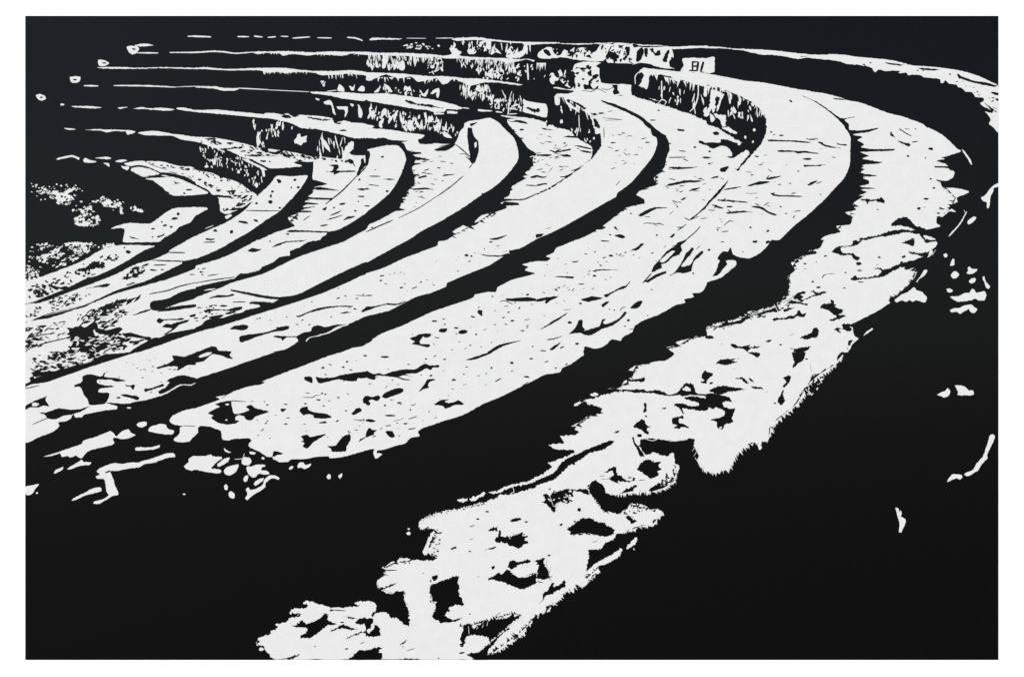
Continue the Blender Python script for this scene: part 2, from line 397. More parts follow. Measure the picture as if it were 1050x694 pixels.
K t2 390,400 420,398 415,408 480,415 560,416 595,420 560,425 480,422 410,418
K t2 112,376 150,368 215,362 180,372 120,382
K t2 65,440 150,445 250,455 255,462 180,455 130,452 70,448
K t2 30,472 60,475 105,495 80,495 45,482
K t2 270,482 310,480 345,488 380,512 435,535 420,540 380,525 330,498 280,488
K t2 118,520 160,515 230,510 285,520 230,520 160,526 125,528
d t2 140,485,24,5,0
k5 t2 10,505 50,508
k5 t2 105,600 145,570 165,580
k5 t2 90,640 135,635
d t2 68,628,6,4,0
d t2 268,612,9,5,10
d t2 377,634,10,6,-20
d t2 455,484,9,4,0
d t2 488,526,7,4,0
k6 t2 530,555 545,540
k5 t2 540,515 580,508
d t2 702,410,5,4,0
k3 t2 260,406 310,400
d t1 518,525,11,6,40
k5 t3 85,12 110,10
d t3 298,10,16,8,0
d t3 14,60,9,7,0
d t3 222,72,5,3,0
d t3 375,12,14,8,-20
K t3 75,95 100,70 130,70 145,45 155,65 160,85 190,108 185,150 165,125 125,125 125,150 100,180 70,215 35,222 55,195 70,150 80,125 65,115
V t3 118,128 175,126 182,150 130,190 100,200 105,175 128,150
K s1 398,518 430,528 480,542 560,575 640,615 690,655 740,700 690,690 640,640 550,590 440,545 410,532
d s1 754,582,7,5,0
k7 s1 700,642 735,642
K s2 700,0 s1 690,660 740,700 s2 750,15 770,30 805,52 785,55 775,75 815,90 820,130 810,160 770,185 790,240 740,290 700,340 650,370 560,480 400,610 240,690 0,690 60,660 200,590 400,475 490,425 500,400 580,340 660,250 720,170 745,100 740,60 715,45
F9 60 s2 815,90 770,185 790,240 740,290 735,350 620,400 665,460 560,490 440,575 350,640 28,-4
d s2 890,14,28,7,5
K s2 1000,75 1050,95 1050,108 1000,90
d s2 977,118,10,6,0
k7 s2 815,182 920,180
K s2 815,245 870,240 940,242 995,240 960,248 870,254
K s2 800,350 860,335 920,322 1020,325 980,335 920,338 860,350 810,358
K s2 940,388 970,372 1010,366 980,385
K s2 885,440 925,432 905,445
d s2 868,485,7,4,0
K s2 625,540 680,505 730,488 820,492 740,498 680,530 640,545
d s2 583,527,7,4,0
k5 s2 660,590 680,585 760,592
K s2 475,608 490,605 500,625 510,632 485,622
d s2 742,660,7,5,0
d s2 455,658,7,5,0
K s2 480,660 520,655 550,670 530,680 500,672
K s2 820,672 850,648 855,655 835,678
k6 s2 870,632 925,592
k4 s2 490,355 515,325
k8 s3 400,5 450,8
K s3 585,57 610,50 650,20 665,22 645,42 615,65
d s3 460,97,15,7,5
k3 s3 520,100 545,97
d s3 715,80,10,4,-20
d s3 600,92,7,3,0
d s3 236,134,18,4,0
K s3 345,190 370,182 440,180 505,184 440,186 380,188 360,196
d s3 358,219,11,6,0
K s3 110,225 160,222 225,225 235,232 220,238 160,230
d s3 276,271,18,4,0
d s3 123,307,9,5,0
d s3 140,293,8,4,0
k5 s3 218,315 235,297
K s3 0,365 60,352 120,345 135,350 90,372 60,390 50,385 60,372 0,380
K s3 275,365 320,352 350,345 390,352 410,358 370,370 320,380 290,375
d s3 272,391,9,6,0
k2 s3 100,305 150,290
K s3 20,552 100,500 190,448 140,490 60,535
k3 s3 165,432 215,425
d s3 205,507,13,8,10
K s3 415,340 450,325 490,305 520,288 550,280 580,250 555,290 535,302 500,310 450,340 430,355
K s3 400,400 425,380 450,380 425,402 412,415
d s3 480,432,6,4,0
d s3 450,425,6,3,0
k5 s3 515,435 530,415 550,412
K s3 578,420 600,395 630,375 655,378 640,405 615,422
K s3 200,578 240,540 260,495 285,492 285,530 300,550 290,560 330,548 390,530 400,500 410,485 428,488 410,505 420,518 460,508 510,480 545,440 560,445 530,480 470,525 400,550 340,585 300,585 270,572 230,575
d s3 568,494,9,8,-40
d s3 545,530,6,4,0
k4 s3 575,550 600,545
K s3 60,612 110,605 165,588 130,605 90,616
K s3 80,675 110,650 150,630 130,655 100,678
k8 s3 145,665 170,655
d s3 250,638,13,6,0
k7 s3 25,680 60,682
K s3 710,200 720,165 750,130 770,110 800,70 850,40 870,15 920,0 930,0 890,35 900,60 880,90 840,105 800,140 770,150 775,170 740,185
V s3 760,130 800,90 840,65 855,68 830,95 800,125 775,140
k8 s3 655,265 710,205
K s3 665,255 700,235 740,210 800,190 800,205 740,230 690,260
K s3 905,120 915,90 960,45 970,50 950,90 930,110 900,150 890,160 905,165 920,160 950,150 980,100 1020,65 1032,75 1000,110 975,125 960,165 955,190 930,200 900,205 870,200 820,220 850,200 880,160
k4 s3 985,55 1010,35
d s3 966,205,7,5,0
k3 s3 395,2 420,3
d s3 710,305,8,3,0
d s3 685,464,6,3,0
k6 s4 50,62 75,55
d s4 185,75,9,4,-20
d s4 120,98,8,4,0
k8 r3 860,365 930,360 1000,355 1050,365
K r3 862,358 930,362 1010,352 1050,362 1050,375 960,378 870,375
k5 r3 825,382 850,372 905,395
k7 r3 940,425 950,412
d r3 995,336,12,6,0
d r3 780,347,7,4,0
K r3 685,440 700,428 718,435 715,455 718,470 700,460
d r3 657,473,16,5,15
d r3 878,445,10,4,-10
d r3 848,476,10,4,-20
d r3 902,497,11,5,0
k4 r3 975,494 1010,485
d r3 422,499,18,5,0
d r3 478,486,9,4,0
d r3 485,519,7,4,-30
K r3 445,560 465,545 500,545 500,558 475,570
d r3 557,541,17,5,5
d r3 597,565,28,14,5
d r3 557,576,6,4,0
d r3 678,581,8,5,0
d r3 795,520,9,3,0
d r3 968,559,7,5,0
d r3 1027,655,6,4,0
K r3 270,605 310,590 330,578 400,576 395,595 370,602 350,592 345,605 330,625 340,640 390,640 398,652 375,660 330,648 280,640 300,625
K r3 750,690 810,650 880,630 955,618 900,635 840,655 775,690
K r3 0,630 40,610 30,625 0,640
K r4 615,48 680,25 760,0 780,0 740,20 680,42 640,50
d r4 122,29,22,7,0
K r4 0,115 50,135 80,128 110,138 160,120 240,105 300,105 360,72 400,82 450,78 448,95 410,95 400,112 370,100 320,128 240,135 290,152 230,142 190,155 130,148 60,145 55,170 0,155
k8 r4 185,150 235,168 270,170
K r4 325,243 360,200 375,170 395,165 430,168 390,185 382,205 390,218 360,225
d r4 400,144,11,5,-20
K r4 100,275 110,255 150,235 200,220 230,225 232,240 200,258 160,272 125,285
K r4 0,270 40,275 75,265 90,280 70,300 40,292 15,300 30,315 15,330 0,320
K r4 420,322 460,295 510,290 485,305 510,312 550,305 570,295 605,320 580,325 550,325 490,348 470,330
d r4 205,312,14,5,-5
d r4 117,328,8,6,0
k5 r4 275,328 300,325
d r4 274,354,6,5,0
d r4 150,390,32,6,3
K r4 0,412 40,415 60,425 40,432 0,425
k5 r4 260,412 315,395
k3 r4 170,425 215,415
d r4 242,440,12,5,0
k6 r4 120,455 155,450
k7 r4 260,475 305,468
K r4 0,500 20,465 40,478 70,480 50,495 50,510 25,515 0,525
K r4 120,490 145,483 165,490 178,515 165,527 140,518
d r4 541,171,13,6,0
d r4 899,65,11,7,0
d r4 485,44,9,5,0
d r4 370,42,7,5,0
k7 r4 795,182 835,160
K r4 888,120 900,112 912,116
d r4 773,97,7,6,0
d r4 742,132,6,4,0
d r4 604,136,7,3,0
d r4 990,152,18,6,8
d r4 1018,40,11,5,0
v7 r4 955,213 960,195 990,185
k5 r4 960,210 1000,185
d r4 163,172,6,4,0
@marker_block|small light block with dark figures standing on the step edge
W s1 905,262 1050,260 t1 45,252 50,300 45,345 15,355 0,352 s1 1050,352 985,350 890,342 908,310
k13 s1 964,278 962,338
k10 s1 958,284 1000,284
k14 s1 998,282 990,340
k10 s1 958,310 998,310
k10 s1 940,336 996,338
k16 s1 1030,282 1012,346
k4 s1 1015,345 1035,346
@broad_terrace+
K q4 75,375 120,350 150,335 120,320 170,305 215,300 225,340 240,380 300,370 330,355 310,335 345,325 370,345 450,365 400,385 370,395 345,420 310,412 300,395 270,388 250,395 245,415 270,425 240,440 190,445 140,435 95,405 110,390
e q4 195,322,12,5,0
e q4 190,417,7,5,0
k5 q4 150,310 230,300 310,305
k4 q4 120,275 190,262 160,285
k4 p7 970,98 1050,103
K q4 668,155 700,150 720,160 720,190 700,185 672,170
K q4 740,150 770,158 850,155 900,140 1050,120 1050,158 1000,162 990,178 940,178 880,168 820,180 770,192 755,188
d q4 785,96,14,6,-10
d q4 933,59,9,5,0
d q4 910,92,9,5,0
d q4 1045,22,12,5,0
k5 q4 665,278 720,278 745,265 765,267
d q4 757,293,15,5,5
d q4 690,252,13,3,0
d q4 678,317,8,5,0
d q4 555,321,10,4,0
d q4 432,438,9,4,0
d q4 555,442,13,4,0
d q4 670,443,9,3,0
d q4 570,405,12,3,0
K q4 522,348 560,350 535,368
K q4 640,360 655,340 690,335 695,355 740,372 810,380 838,400 800,410 730,405 725,388 690,382 665,388
K q4 755,435 800,425 812,432 790,440
K q4 650,518 690,508 705,522 760,512 805,505 740,545 715,565 690,592 660,580 670,560 650,550 665,540
K q4 810,578 860,575 890,540 905,520 950,505 955,540 930,580 925,610 840,612 835,595
k4 q4 940,505 958,490
d q4 942,488,6,5,0
k7 q4 1005,550 1050,520
K q4 1035,315 1030,290 1050,268 1050,318
K q4 960,380 990,348 1015,342 1025,360 1000,375 970,388
d q4 928,361,9,4,0
d q4 880,279,8,5,0
k4 q4 970,412 1000,418 1050,418
K q7 472,285 480,258 500,255 540,272 505,278 485,290
K q7 200,190 240,180 330,176 345,190 325,215 340,240 300,260 240,270 180,240 170,195
@ragged_edge|torn light patches breaking up along the lower left shadow
W q7 175,240 200,228 225,240 230,258 205,266 180,255
W q7 228,205 245,190 290,188 305,200 280,218 245,218
W q7 0,285 60,285 95,275 105,288 160,290 165,300 140,315 115,340 95,362 150,368 158,385 130,392 60,382 0,370 p7 1030,375 990,365 980,345 1005,325 1010,300 1040,285
W q7 135,335 180,300 210,295 200,320 150,350 135,350
W q7 175,375 190,355 240,340 265,338 262,360 240,390 205,405 180,395
W q7 285,310 300,292 335,298 345,320 330,338 300,342 285,330
W q7 315,350 345,350 380,338 430,340 430,350 410,355 405,372 440,378 455,395 430,400 390,395 370,415 345,415 325,395 315,370
W q7 295,425 310,405 325,405 318,440 302,445
W q7 358,455 385,430 420,420 418,435 390,455 368,468
W q7 305,545 320,520 310,490 325,475 335,492 370,488 410,465 425,430 455,405 490,405 518,420 512,432 480,422 455,430 430,455 430,475 390,505 350,530 320,558
W q7 175,470 188,458 200,480 195,495 180,492
W q7 203,515 220,503 240,520 238,545 218,545 205,532
W q7 575,358 590,346 605,350 595,365 580,370
W q7 628,345 640,325 665,325 675,342 712,332 705,348 670,365 650,355 632,360
W q7 808,412 820,395 832,400 830,425 815,428
W q7 878,408 890,398 903,390 900,412 890,425
W q7 330,258 372,265 365,275 335,272
v4 q7 300,270 290,300 240,305
e q7 415,298,10,8,0
@ragged_edge|long torn light strips at the far left lower edge
W p7 112,290 200,262 345,212 362,190 440,165 525,132 545,145 560,165 600,130 640,122 650,142 680,155 640,175 600,182 545,172 540,185 550,205 530,218 460,235 390,255 345,300 330,295 310,282 275,295 265,285 225,290 215,270 160,285
W p7 685,92 705,78 745,75 750,92 720,110 695,105
W p7 757,130 775,105 830,88 865,92 880,118 915,130 910,150 860,152 800,142
W p7 675,240 690,232 770,232 832,218 828,232 790,245 720,250 680,252
W p7 440,380 460,360 550,328 590,335 655,325 700,325 725,315 780,300 870,270 915,268 925,290 870,298 800,325 735,335 700,355 640,362 560,378 525,380 545,430 555,470 575,520 530,535 460,578 420,578 425,565 480,550 515,525 500,500 488,430 440,425 435,410 460,400
K p7 490,385 525,372 520,382 500,390
W p7 285,560 300,545 370,510 420,483 465,480 470,500 420,515 370,528 300,560
W p7 175,388 190,370 235,352 232,368 200,385 182,395
W p7 258,365 330,320 350,308 360,322 405,325 395,340 340,345 275,368
W p7 0,475 45,465 85,458 60,490 45,515 15,528 0,515
e p7 980,520,8,5,0
e p7 72,512,6,6,0
@middle_terrace|long white step fourth from the right with a curved dark riser behind
W r1 870,640 960,632 1050,630 s1 0,630 60,650 110,500 130,480 200,478 230,462 105,445 130,438 220,448 235,300 400,290 400,410 580,425 592,490 520,488 398,520 430,528 560,578 640,620 700,690 s2 720,40 740,60 745,100 720,170 660,250 580,340 500,400 490,425 400,475 200,590 60,660 0,685 r3 950,50 880,65 885,85 840,105 760,155 600,220 500,265 495,285 400,325 310,350 200,405 140,435 0,470 q3 960,510 870,545 820,575 740,595 700,600 690,625 675,620 680,600 630,600 635,620 560,670 480,692 q4 200,100 0,165 p4 1030,205 960,205 860,260 740,295 680,305 640,315 600,318 530,310 500,312 570,335 565,350 490,358 360,385 350,400 305,400 300,380 285,395 270,412 205,430 210,455 170,490 90,520 -2,550 -2,225 130,185 420,85 690,0 q3 0,570 250,490 400,440 540,405 650,370 800,320 920,260 1050,210 r3 0,205 100,175 240,110 400,50 440,35 445,10 500,0 r2 550,650 530,640 600,600 620,610 680,595 700,575 670,580 710,540 790,520 870,490 830,460 930,440 850,435 880,420 890,400 890,370 920,345 990,310 960,300 1000,260 1030,230 1030,190 1050,160 1000,125 950,60 920,30 900,5
~riser_face
K s1 60,690 65,640 90,540 110,500 150,500 250,535 310,570 280,580 330,595 350,600 405,612 370,610 345,620 370,640 395,690 s2 365,-5 365,35 395,35 400,90 400,110 350,180 330,200 240,265 100,355 0,405 0,412 110,360 220,285 330,195 345,150 335,110 280,80 240,55 200,15 150,0 s1 130,690 80,670
V s1 112,500 140,500 145,545 118,548
V s1 150,555 160,575 160,605 152,590
V s1 180,520 215,545 260,580 262,598 240,580 220,570 215,590 195,550
v6 s1 262,610 265,690
e s1 155,650,8,14,0
V s1 310,580 340,610 360,670 365,700 355,690 340,640
V s1 365,615 420,600 410,640 430,690 415,690 395,640
G6 30 s1 120,500 200,525 300,590 380,640 6,46
S s2 14 4,7 14,40 V 180,0 330,20 350,120 280,60
e s2 195,40,8,6,0
e s2 355,65,6,9,0
v5 s2 270,0 272,25
v4 s2 408,0 412,90
k5 s2 416,0 418,60
k4 s1 410,628 530,640 
k2 s1 420,645 520,640
~
K s1 0,640 -15,630 30,625 60,630 60,640
K s1 235,300 200,290 180,320 200,400 215,450 230,430 220,380 215,340
K s1 388,322 410,320 540,318 540,312 600,310 660,320 630,340 612,370 610,410 560,420 480,412 400,408
K s1 465,425 500,425 500,455 515,475 480,485 470,465 480,450
K s1 400,290 600,295 540,310 410,318 385,322 370,310
k4 s1 278,460 340,465 380,450 430,475
K s1 330,345 345,365 340,372 320,360
K s1 350,365 385,360 370,385 340,400 335,430 355,450 380,430 380,445 345,455 320,440 325,400 345,385
K s1 215,340 235,350 235,420 220,440 210,400
K s1 300,320 340,310 330,335 315,325
k4 s1 235,330 260,320 290,330
K s1 290,430 320,425 330,450 300,450
k4 s1 490,430 440,455 400,445
K s1 590,425 650,440 690,520 640,490 590,488
k4 s1 440,590 470,585
d s1 400,600,20,5,0
K s2 165,55 200,48 255,52 250,62 200,58
d s2 174,93,10,4,0
K s2 232,110 260,108 340,125 335,132 280,122
K s2 265,135 300,140 345,148 330,155 285,148
K s2 98,145 150,138 210,128 215,135 170,145 115,152
K s2 0,165 60,162 100,168 60,175 0,172
K s2 145,165 200,165 215,178 160,175
K s2 0,290 40,300 70,295 45,308 0,302
K s2 0,350 50,340 70,345 40,352 0,358
K s2 210,262 250,250 280,230 250,262
K s2 140,302 190,292 220,275 190,302
K s2 30,0 60,5 105,12 60,12
K s2 0,655 45,650 30,668 0,678
k3 s2 60,622 90,612
k7 r2 985,352 1050,356
K r2 760,685 820,670 870,660 820,685 790,690
d r2 960,10,14,6,0
K r2 1012,300 1050,290 1050,305 1015,308
k8 r2 860,440 970,440 1050,405
K r2 850,455 940,462 945,475 870,478 830,485
k6 r2 750,530 800,525 770,548
k5 r2 980,270 1020,250
v6 r2 1010,180 1035,175 1030,210
K r1 868,640 900,650 930,640 980,650 1000,665 960,660 930,655 890,652
F9 60 r2 900,10 1000,130 1040,190 1000,260 900,350 890,410 850,440 800,510 680,590 520,670 26,2
K r3 690,82 740,92 830,95 860,85 885,80 880,95 820,102 740,98
d r3 620,94,12,8,0
d r3 650,99,8,5,0
d r3 218,293,12,5,-5
k6 r3 282,300 315,287
d r3 98,220,14,4,-10
d r3 92,248,8,4,0
d r3 18,341,22,4,0
K r3 0,412 60,405 130,390 200,390 240,375 250,378 190,402 120,398 60,415 0,438
d r3 770,12,10,4,0
k3 r3 230,205 240,208
K q3 618,470 650,460 720,430 800,410 870,405 970,405 965,412 880,412 810,420 740,438 680,455 640,475
k4 q3 985,340 1050,343
K q3 888,452 920,442 960,445 920,452
d q3 980,424,9,5,0
K q3 1020,438 1050,415 1050,435 1030,445
d q3 878,358,12,4,-20
K q3 210,548 240,528 310,520 328,535 300,555 240,550
K q3 270,600 285,588 350,578 430,568 500,545 490,540 575,528 575,545 540,558 480,565 430,580 370,598 290,630 272,625
K q3 478,595 500,588 560,592 620,592 660,570 710,560 720,535 760,525 800,535 870,520 960,515 1050,475 1050,640 900,670 700,690 480,690 560,670 630,625 620,600 570,598 550,605 535,620 525,605
V q3 700,600 760,585 830,560 870,535 950,515 880,545 820,575 740,595 700,605 685,625 678,620
K p4 805,95 870,75 915,45 905,20 980,28 1050,5 1050,75 1000,80 935,115 940,90 880,88 820,102
K q4 0,0 20,-5 q3 100,652 130,660 140,680 220,685 q4 210,20 230,40 190,35 160,20 100,15 50,55 0,65 p4 1040,80 1040,30
V q4 20,25 60,5 100,0 90,15 50,30 20,32
K p4 820,240 860,220 890,185 870,180 900,160 970,140 1010,150 1050,160 1050,195 950,200 880,240 830,258
K p4 740,225 780,220 850,195 860,205 760,238 740,245 732,230
K p4 302,205 350,180 355,150 400,135 470,150 485,125 495,130 488,150 560,160 620,175 580,182 555,180 530,170 445,170 445,190 490,205 530,205 550,212 520,218 460,225 450,245 500,250 520,255 510,290 490,318 400,325 385,290 360,260 350,230 335,212 305,215
K p4 612,200 650,205 675,200 665,235 650,215 625,210
K p4 585,262 620,258 650,265 690,270 705,285 690,295 660,285 600,270
d p4 575,280,14,5,0
K p4 80,370 120,372 190,350 215,345 280,355 340,350 400,330 350,362 300,380 285,388 240,395 190,412 140,408 120,385 
K p4 0,330 50,305 80,290 120,278 135,265 125,290 145,325 150,335 110,330 80,340 30,340 0,355
V p4 40,320 60,310 88,320 70,332 45,332
k5 p4 45,445 90,425 145,403
V p4 190,415 240,392 285,385 285,405 250,425 200,430
e p4 203,270,7,5,0
e p4 640,342,12,5,0
v4 p4 1030,198 1050,190
@inner_terrace|white step fifth from the right whose rounded head juts up near the middle
W r1 600,690 610,660 640,648 700,640 760,627 810,650 860,700 r2 910,60 930,110 940,170 930,210 860,300 780,370 720,405 600,490 450,580 350,630 260,690 r3 120,75 0,140 q3 860,220 740,280 640,330 560,352 480,385 400,385 330,392 410,402 340,432 280,450 150,485 50,505 75,515 0,545 p3 900,570 830,600 780,620 720,640 670,670 p4 640,0 470,20 400,60 200,110 60,160 -2,190 p3 -2,600 300,560 660,465 820,435 940,390 1050,355 q3 150,295 230,260 420,205 620,110 820,40 930,0 q2 1000,650 1050,625 r2 40,565 100,530 160,515 240,505 200,490 190,470 250,460 210,455 250,440 200,425 265,405 240,395 260,370 260,350 300,340 285,300 330,285 285,280 290,235 340,220 300,215 310,195 395,198 300,175 290,165 340,160 340,150 260,140 230,95 0,60 0,5 150,12 260,30 360,45 330,80 440,95 545,95 580,20
K r2 0,65 60,65 110,58 130,68 170,75 260,80 215,90 200,105 235,150 248,190 262,140 290,160 280,240 300,330 230,420 200,500 0,600 0,525 80,460 150,395 200,320 235,240 248,190 235,150 205,110 120,107 0,130
F8 50 r2 260,150 290,240 300,330 230,430 150,520 30,570 30,2
K r2 320,72 360,65 440,72 470,70 440,90 380,100 330,95
k7 r2 430,90 490,95 550,85
K r2 420,135 470,115 540,95 550,105 500,138 440,142
k4 r2 450,115 520,100
k7 r2 545,95 600,140 650,185
K r2 628,0 650,0 665,50 690,80 695,120 690,160 670,215 650,218 640,200 610,175 640,185 630,100 625,50
V r2 668,95 680,85 682,110 672,125
k5 r2 660,215 635,250
k4 r2 575,162 610,160 640,190
k7 r2 600,295 530,355 440,420
k5 r2 440,418 330,490 200,555
k8 r2 165,568 90,600 0,640
K r2 320,305 370,290 375,300 325,312
K r2 468,292 510,285 550,284 530,290 480,297
K r2 285,375 370,368 420,382 380,378 290,382
K r2 285,180 340,182 395,198 340,195
d r2 102,178,9,6,0
d r2 130,389,9,7,0
k7 r2 20,297 88,298
K r2 105,315 160,312 180,316 150,320
k6 r2 15,348 80,357
d r2 5,375,16,5,0
d r2 8,480,18,5,0
d r2 57,258,5,3,0
d r2 37,612,8,4,0
K r2 710,400 730,408 720,415
K r1 640,665 690,655 670,668 650,680
d q3 480,42,0,0,0
V q3 345,190 370,180 365,195
k17 q3 215,308 330,331 420,349 510,358 600,347
V q3 330,352 400,362 480,375 475,382 400,378 330,372
K q3 330,390 345,380 400,378 480,384 520,360 620,340 740,285 860,220 1050,135 1050,200 870,290 640,375 400,450 200,515 0,568 0,540 40,520 60,495 120,480 170,478 240,455 290,445 310,430 400,412 380,395
K q3 80,360 130,340 200,340 225,330 240,338 200,350 120,355
k6 q3 228,382 310,380
K q3 148,405 165,398 200,402 190,410 155,410
K q3 50,435 100,425 200,428 240,415 290,410 285,425 240,440 150,432 80,440 65,450
K q3 180,450 230,438 250,445 220,455 185,458
K q3 80,475 150,460 175,462 150,478 85,485
R q3 22 14,5 -8 K 0,400 150,400 150,490 40,500 0,500
K p3 1050,545 930,568 850,598 800,600 770,612 720,640 670,670 650,690 700,690 820,650 930,610 1050,568
K p3 810,495 825,480 850,488 950,482 980,482 960,492 860,495 830,515 815,510
K p3 845,535 870,515 900,518 940,505 1010,490 1000,505 950,520 920,550 870,580 850,582 905,545
K p3 1010,465 1050,455 1050,470 1020,475
K p3 810,440 900,412 1050,395 1050,412 920,432 850,440
K p3 945,385 1040,352 1050,358 980,380
K p3 660,465 740,430 780,425 770,432 720,450
K p3 275,550 330,540 380,535 420,505 440,510 450,545 420,555 430,600 380,620 370,660 320,690 270,690 290,640 330,610 280,600 270,575
K p3 440,540 500,555 560,540 600,545 570,575 520,585 450,575 430,560
K p3 340,660 400,640 450,600 520,610 560,590 620,610 590,640 540,640 500,670 420,690 340,690
K p3 555,450 600,438 640,445 600,455 560,470 545,460
V p3 570,452 600,448 600,456 580,460
K p3 600,580 650,570 720,590 780,600 760,610 680,600 620,595
R p3 110 26,8 -12 K 270,545 330,530 380,500 560,500 600,580 780,605 660,650 600,690 270,690
R p3 70 14,5 -25 K 380,440 560,370 640,400 620,470 560,510 400,520
R p3 40 24,5 -10 K 0,525 150,530 120,600 0,690
k7 p3 20,670 120,635 280,598
R p3 14 12,5 -25 K 260,510 330,450 400,440 420,500 330,510
R p3 50 18,5 -8 V 280,600 600,580 600,680 280,690
R p4 60 24,9 -8 K 60,30 130,0 500,0 400,60 120,130 50,160 20,170
R p4 26 16,6 -10 V 60,20 420,10 380,60 100,100
K p4 25,160 50,150 60,175 40,185
K p4 50,130 130,118 200,115 280,90 400,70 300,108 140,140 50,150
K p4 400,60 440,50 550,20 680,-5 650,10 500,50 420,80
k5 p4 130,185 280,130 415,80
k6 p4 0,225 85,205
@curved_terrace|white step sixth from the right with a crack along its middle
W r2 0,128 150,105 200,110 235,150 248,190 235,240 200,320 150,395 80,460 0,525 q2 950,590 870,630 820,640 770,690 q3 720,5 680,20 640,45 580,70 585,95 520,105 475,140 415,165 400,185 270,215 245,235 100,265 0,290 p3 1050,300 960,320 880,360 790,375 770,390 775,425 820,435 660,480 300,590 -2,670 -2,515 150,480 300,430 460,370 560,330 700,290 880,240 1050,175 q3 0,160 120,125 230,80 380,0 q2 400,685 500,640 600,605 570,555 640,520 660,490 690,425 720,400 730,365 810,345 725,320 725,250 740,178 900,190 940,150 960,165 1050,168
K r2 -2,150 20,140 25,170 10,230 -2,240
K q2 1050,225 1020,265 990,300 1000,265 1020,215 1020,190 1035,185 1040,210
k8 q2 1050,240 1000,295
k8 q2 1000,290 900,390 800,470
K q2 0,0 0,0 0,0
K q2 725,320 770,330 808,345 770,352 725,350
K q2 730,370 760,362 885,385 800,382 740,380
K q2 690,425 760,430 850,432 830,442 740,440 680,438
K q2 660,455 760,468 680,472
K q2 650,490 735,485 660,500
K q2 600,510 710,510 720,518 640,520
K q2 570,545 630,545 600,552
K q2 550,590 600,590 610,605 560,612 520,610
K q2 560,640 580,628 700,632 830,638 830,645 700,642
K q2 830,640 880,630 950,590 1050,530 1050,610 960,655 900,690 770,690 800,660 830,650
K q2 550,650 580,650 570,660
F9 26 q2 730,360 680,440 640,520 560,600 26,0
K q2 795,270 840,265 850,240 820,230 870,225 885,240 870,262 980,262 985,270 890,275 850,290 850,275
k6 q2 740,378 790,375 880,385
K q2 780,500 810,485 800,508
k6 q2 665,568 705,540
K q2 805,568 850,550 910,535 860,555
K q2 820,542 870,518 905,503 870,528
d q2 905,468,20,6,-10
d q2 790,600,24,5,-10
K q2 910,570 940,545 985,545 950,558
d q2 853,490,10,5,0
d q2 985,510,9,5,0
d q2 1025,378,28,6,0
d q2 1020,422,20,5,0
d q2 1010,318,8,6,0
d q2 1003,452,5,5,0
R q2 26 12,6 20 K 670,150 800,190 980,230 960,200 700,190
d q2 955,205,20,14,30
K q3 318,65 345,50 380,55 410,55 380,70 350,75 330,72
K q3 470,45 500,25 560,8 620,5 690,0 640,10 560,15 510,35
k7 q3 50,14 120,12
d q3 460,8,8,4,0
k6 q3 75,220 140,210
k7 q3 0,265 80,250 240,228
K q3 240,235 280,205 330,212 400,180 410,165 470,140 520,105 580,95 585,75 690,40 760,0 930,0 820,40 620,110 420,205 230,260 150,295 0,350 0,300 100,285 220,255
V q3 325,190 375,185 340,200
V q3 50,310 100,298 130,300 90,308
R q3 8 7,4 -60 K 10,170 60,170 50,220 10,200
K p3 1050,300 960,320 880,360 790,375 770,390 775,425 820,435 940,390 1050,355
k8 p3 765,332 880,310 950,285 1050,262
d p3 1030,212,18,3,0
R p3 60 24,7 -20 K 400,440 560,380 700,350 700,360 640,385 600,400 520,440 440,490
k7 p3 590,385 700,350
K p3 500,410 550,395 600,400 560,420 510,430
R p3 30 12,5 -20 V 400,450 600,400 560,480 420,510
@upper_left_terrace|pale flat block face with dark pits standing left of the centre
W q2 500,297 600,298 690,295 640,380 520,510 430,570 330,640 240,690 q3 155,50 90,80 0,115 p3 970,130 965,145 840,205 760,245 640,285 560,310 420,375 280,425 130,455 -2,505 -2,400 100,385 300,310 460,250 560,210 680,150 790,120 880,80 890,65 1000,0 q2 0,665 100,620 200,575 310,500 380,420 460,345
k6 q2 310,508 420,510 520,510
K q2 500,315 525,320 528,335 510,340
d q2 612,320,9,8,0
d q2 633,365,9,8,0
d q2 590,367,6,5,0
d q2 473,392,10,7,-20
d q2 463,420,6,12,10
d q2 460,455,15,11,0
d q2 520,492,9,6,0
d q2 375,463,9,6,0
K q2 262,572 310,575 325,590 300,588 265,580
d q2 372,570,16,7,20
d q2 222,640,13,12,-30
d q2 120,632,14,9,20
K q2 65,680 120,682 110,690 60,690
k8 p3 880,76 985,78
k8 p3 785,124 880,128 1000,132
R p3 40 17,7 -15 K 600,240 680,160 760,150 740,190 660,240
K p3 620,275 660,262 680,262 640,278
K p3 370,300 430,285 500,268 525,272 500,290 440,290
R p3 60 12,5 -10 K 130,370 300,330 420,330 300,400 170,440
R p3 26 7,6 -30 K 0,440 90,410 120,440 10,490
k7 p3 790,155 870,152
d p3 790,185,22,5,5
d p3 845,182,12,4,0
v3 p3 120,465 280,425 420,380
K p3 200,440 300,415 420,380 360,415 280,430
@left_terrace|small speckled white step at the far left with dark pits
W p2 770,588 840,540 920,495 1050,488 q2 70,490 75,500 0,540 p2 1020,580 950,610 920,640 850,680 p3 830,10 605,14 p2 603,690 610,620 530,620 560,605 610,590 650,585
W p3 600,30 795,36 740,60 640,120 560,165 450,215 380,235 270,290 150,340 -2,390 -2,262 60,240 200,190 350,130 450,70 510,45
d p2 943,530,10,10,30
d p2 920,558,20,8,-10
d p2 842,578,6,5,0
d p2 862,600,14,6,-10
d p2 787,620,14,5,0
d p2 900,610,9,6,0
K p2 810,670 860,650 855,660 820,675
K p2 640,668 690,680 700,685 660,680
d p2 785,672,6,5,0
R p3 40 14,10 -20 K 300,200 360,150 400,130 490,140 480,165 390,190 330,210
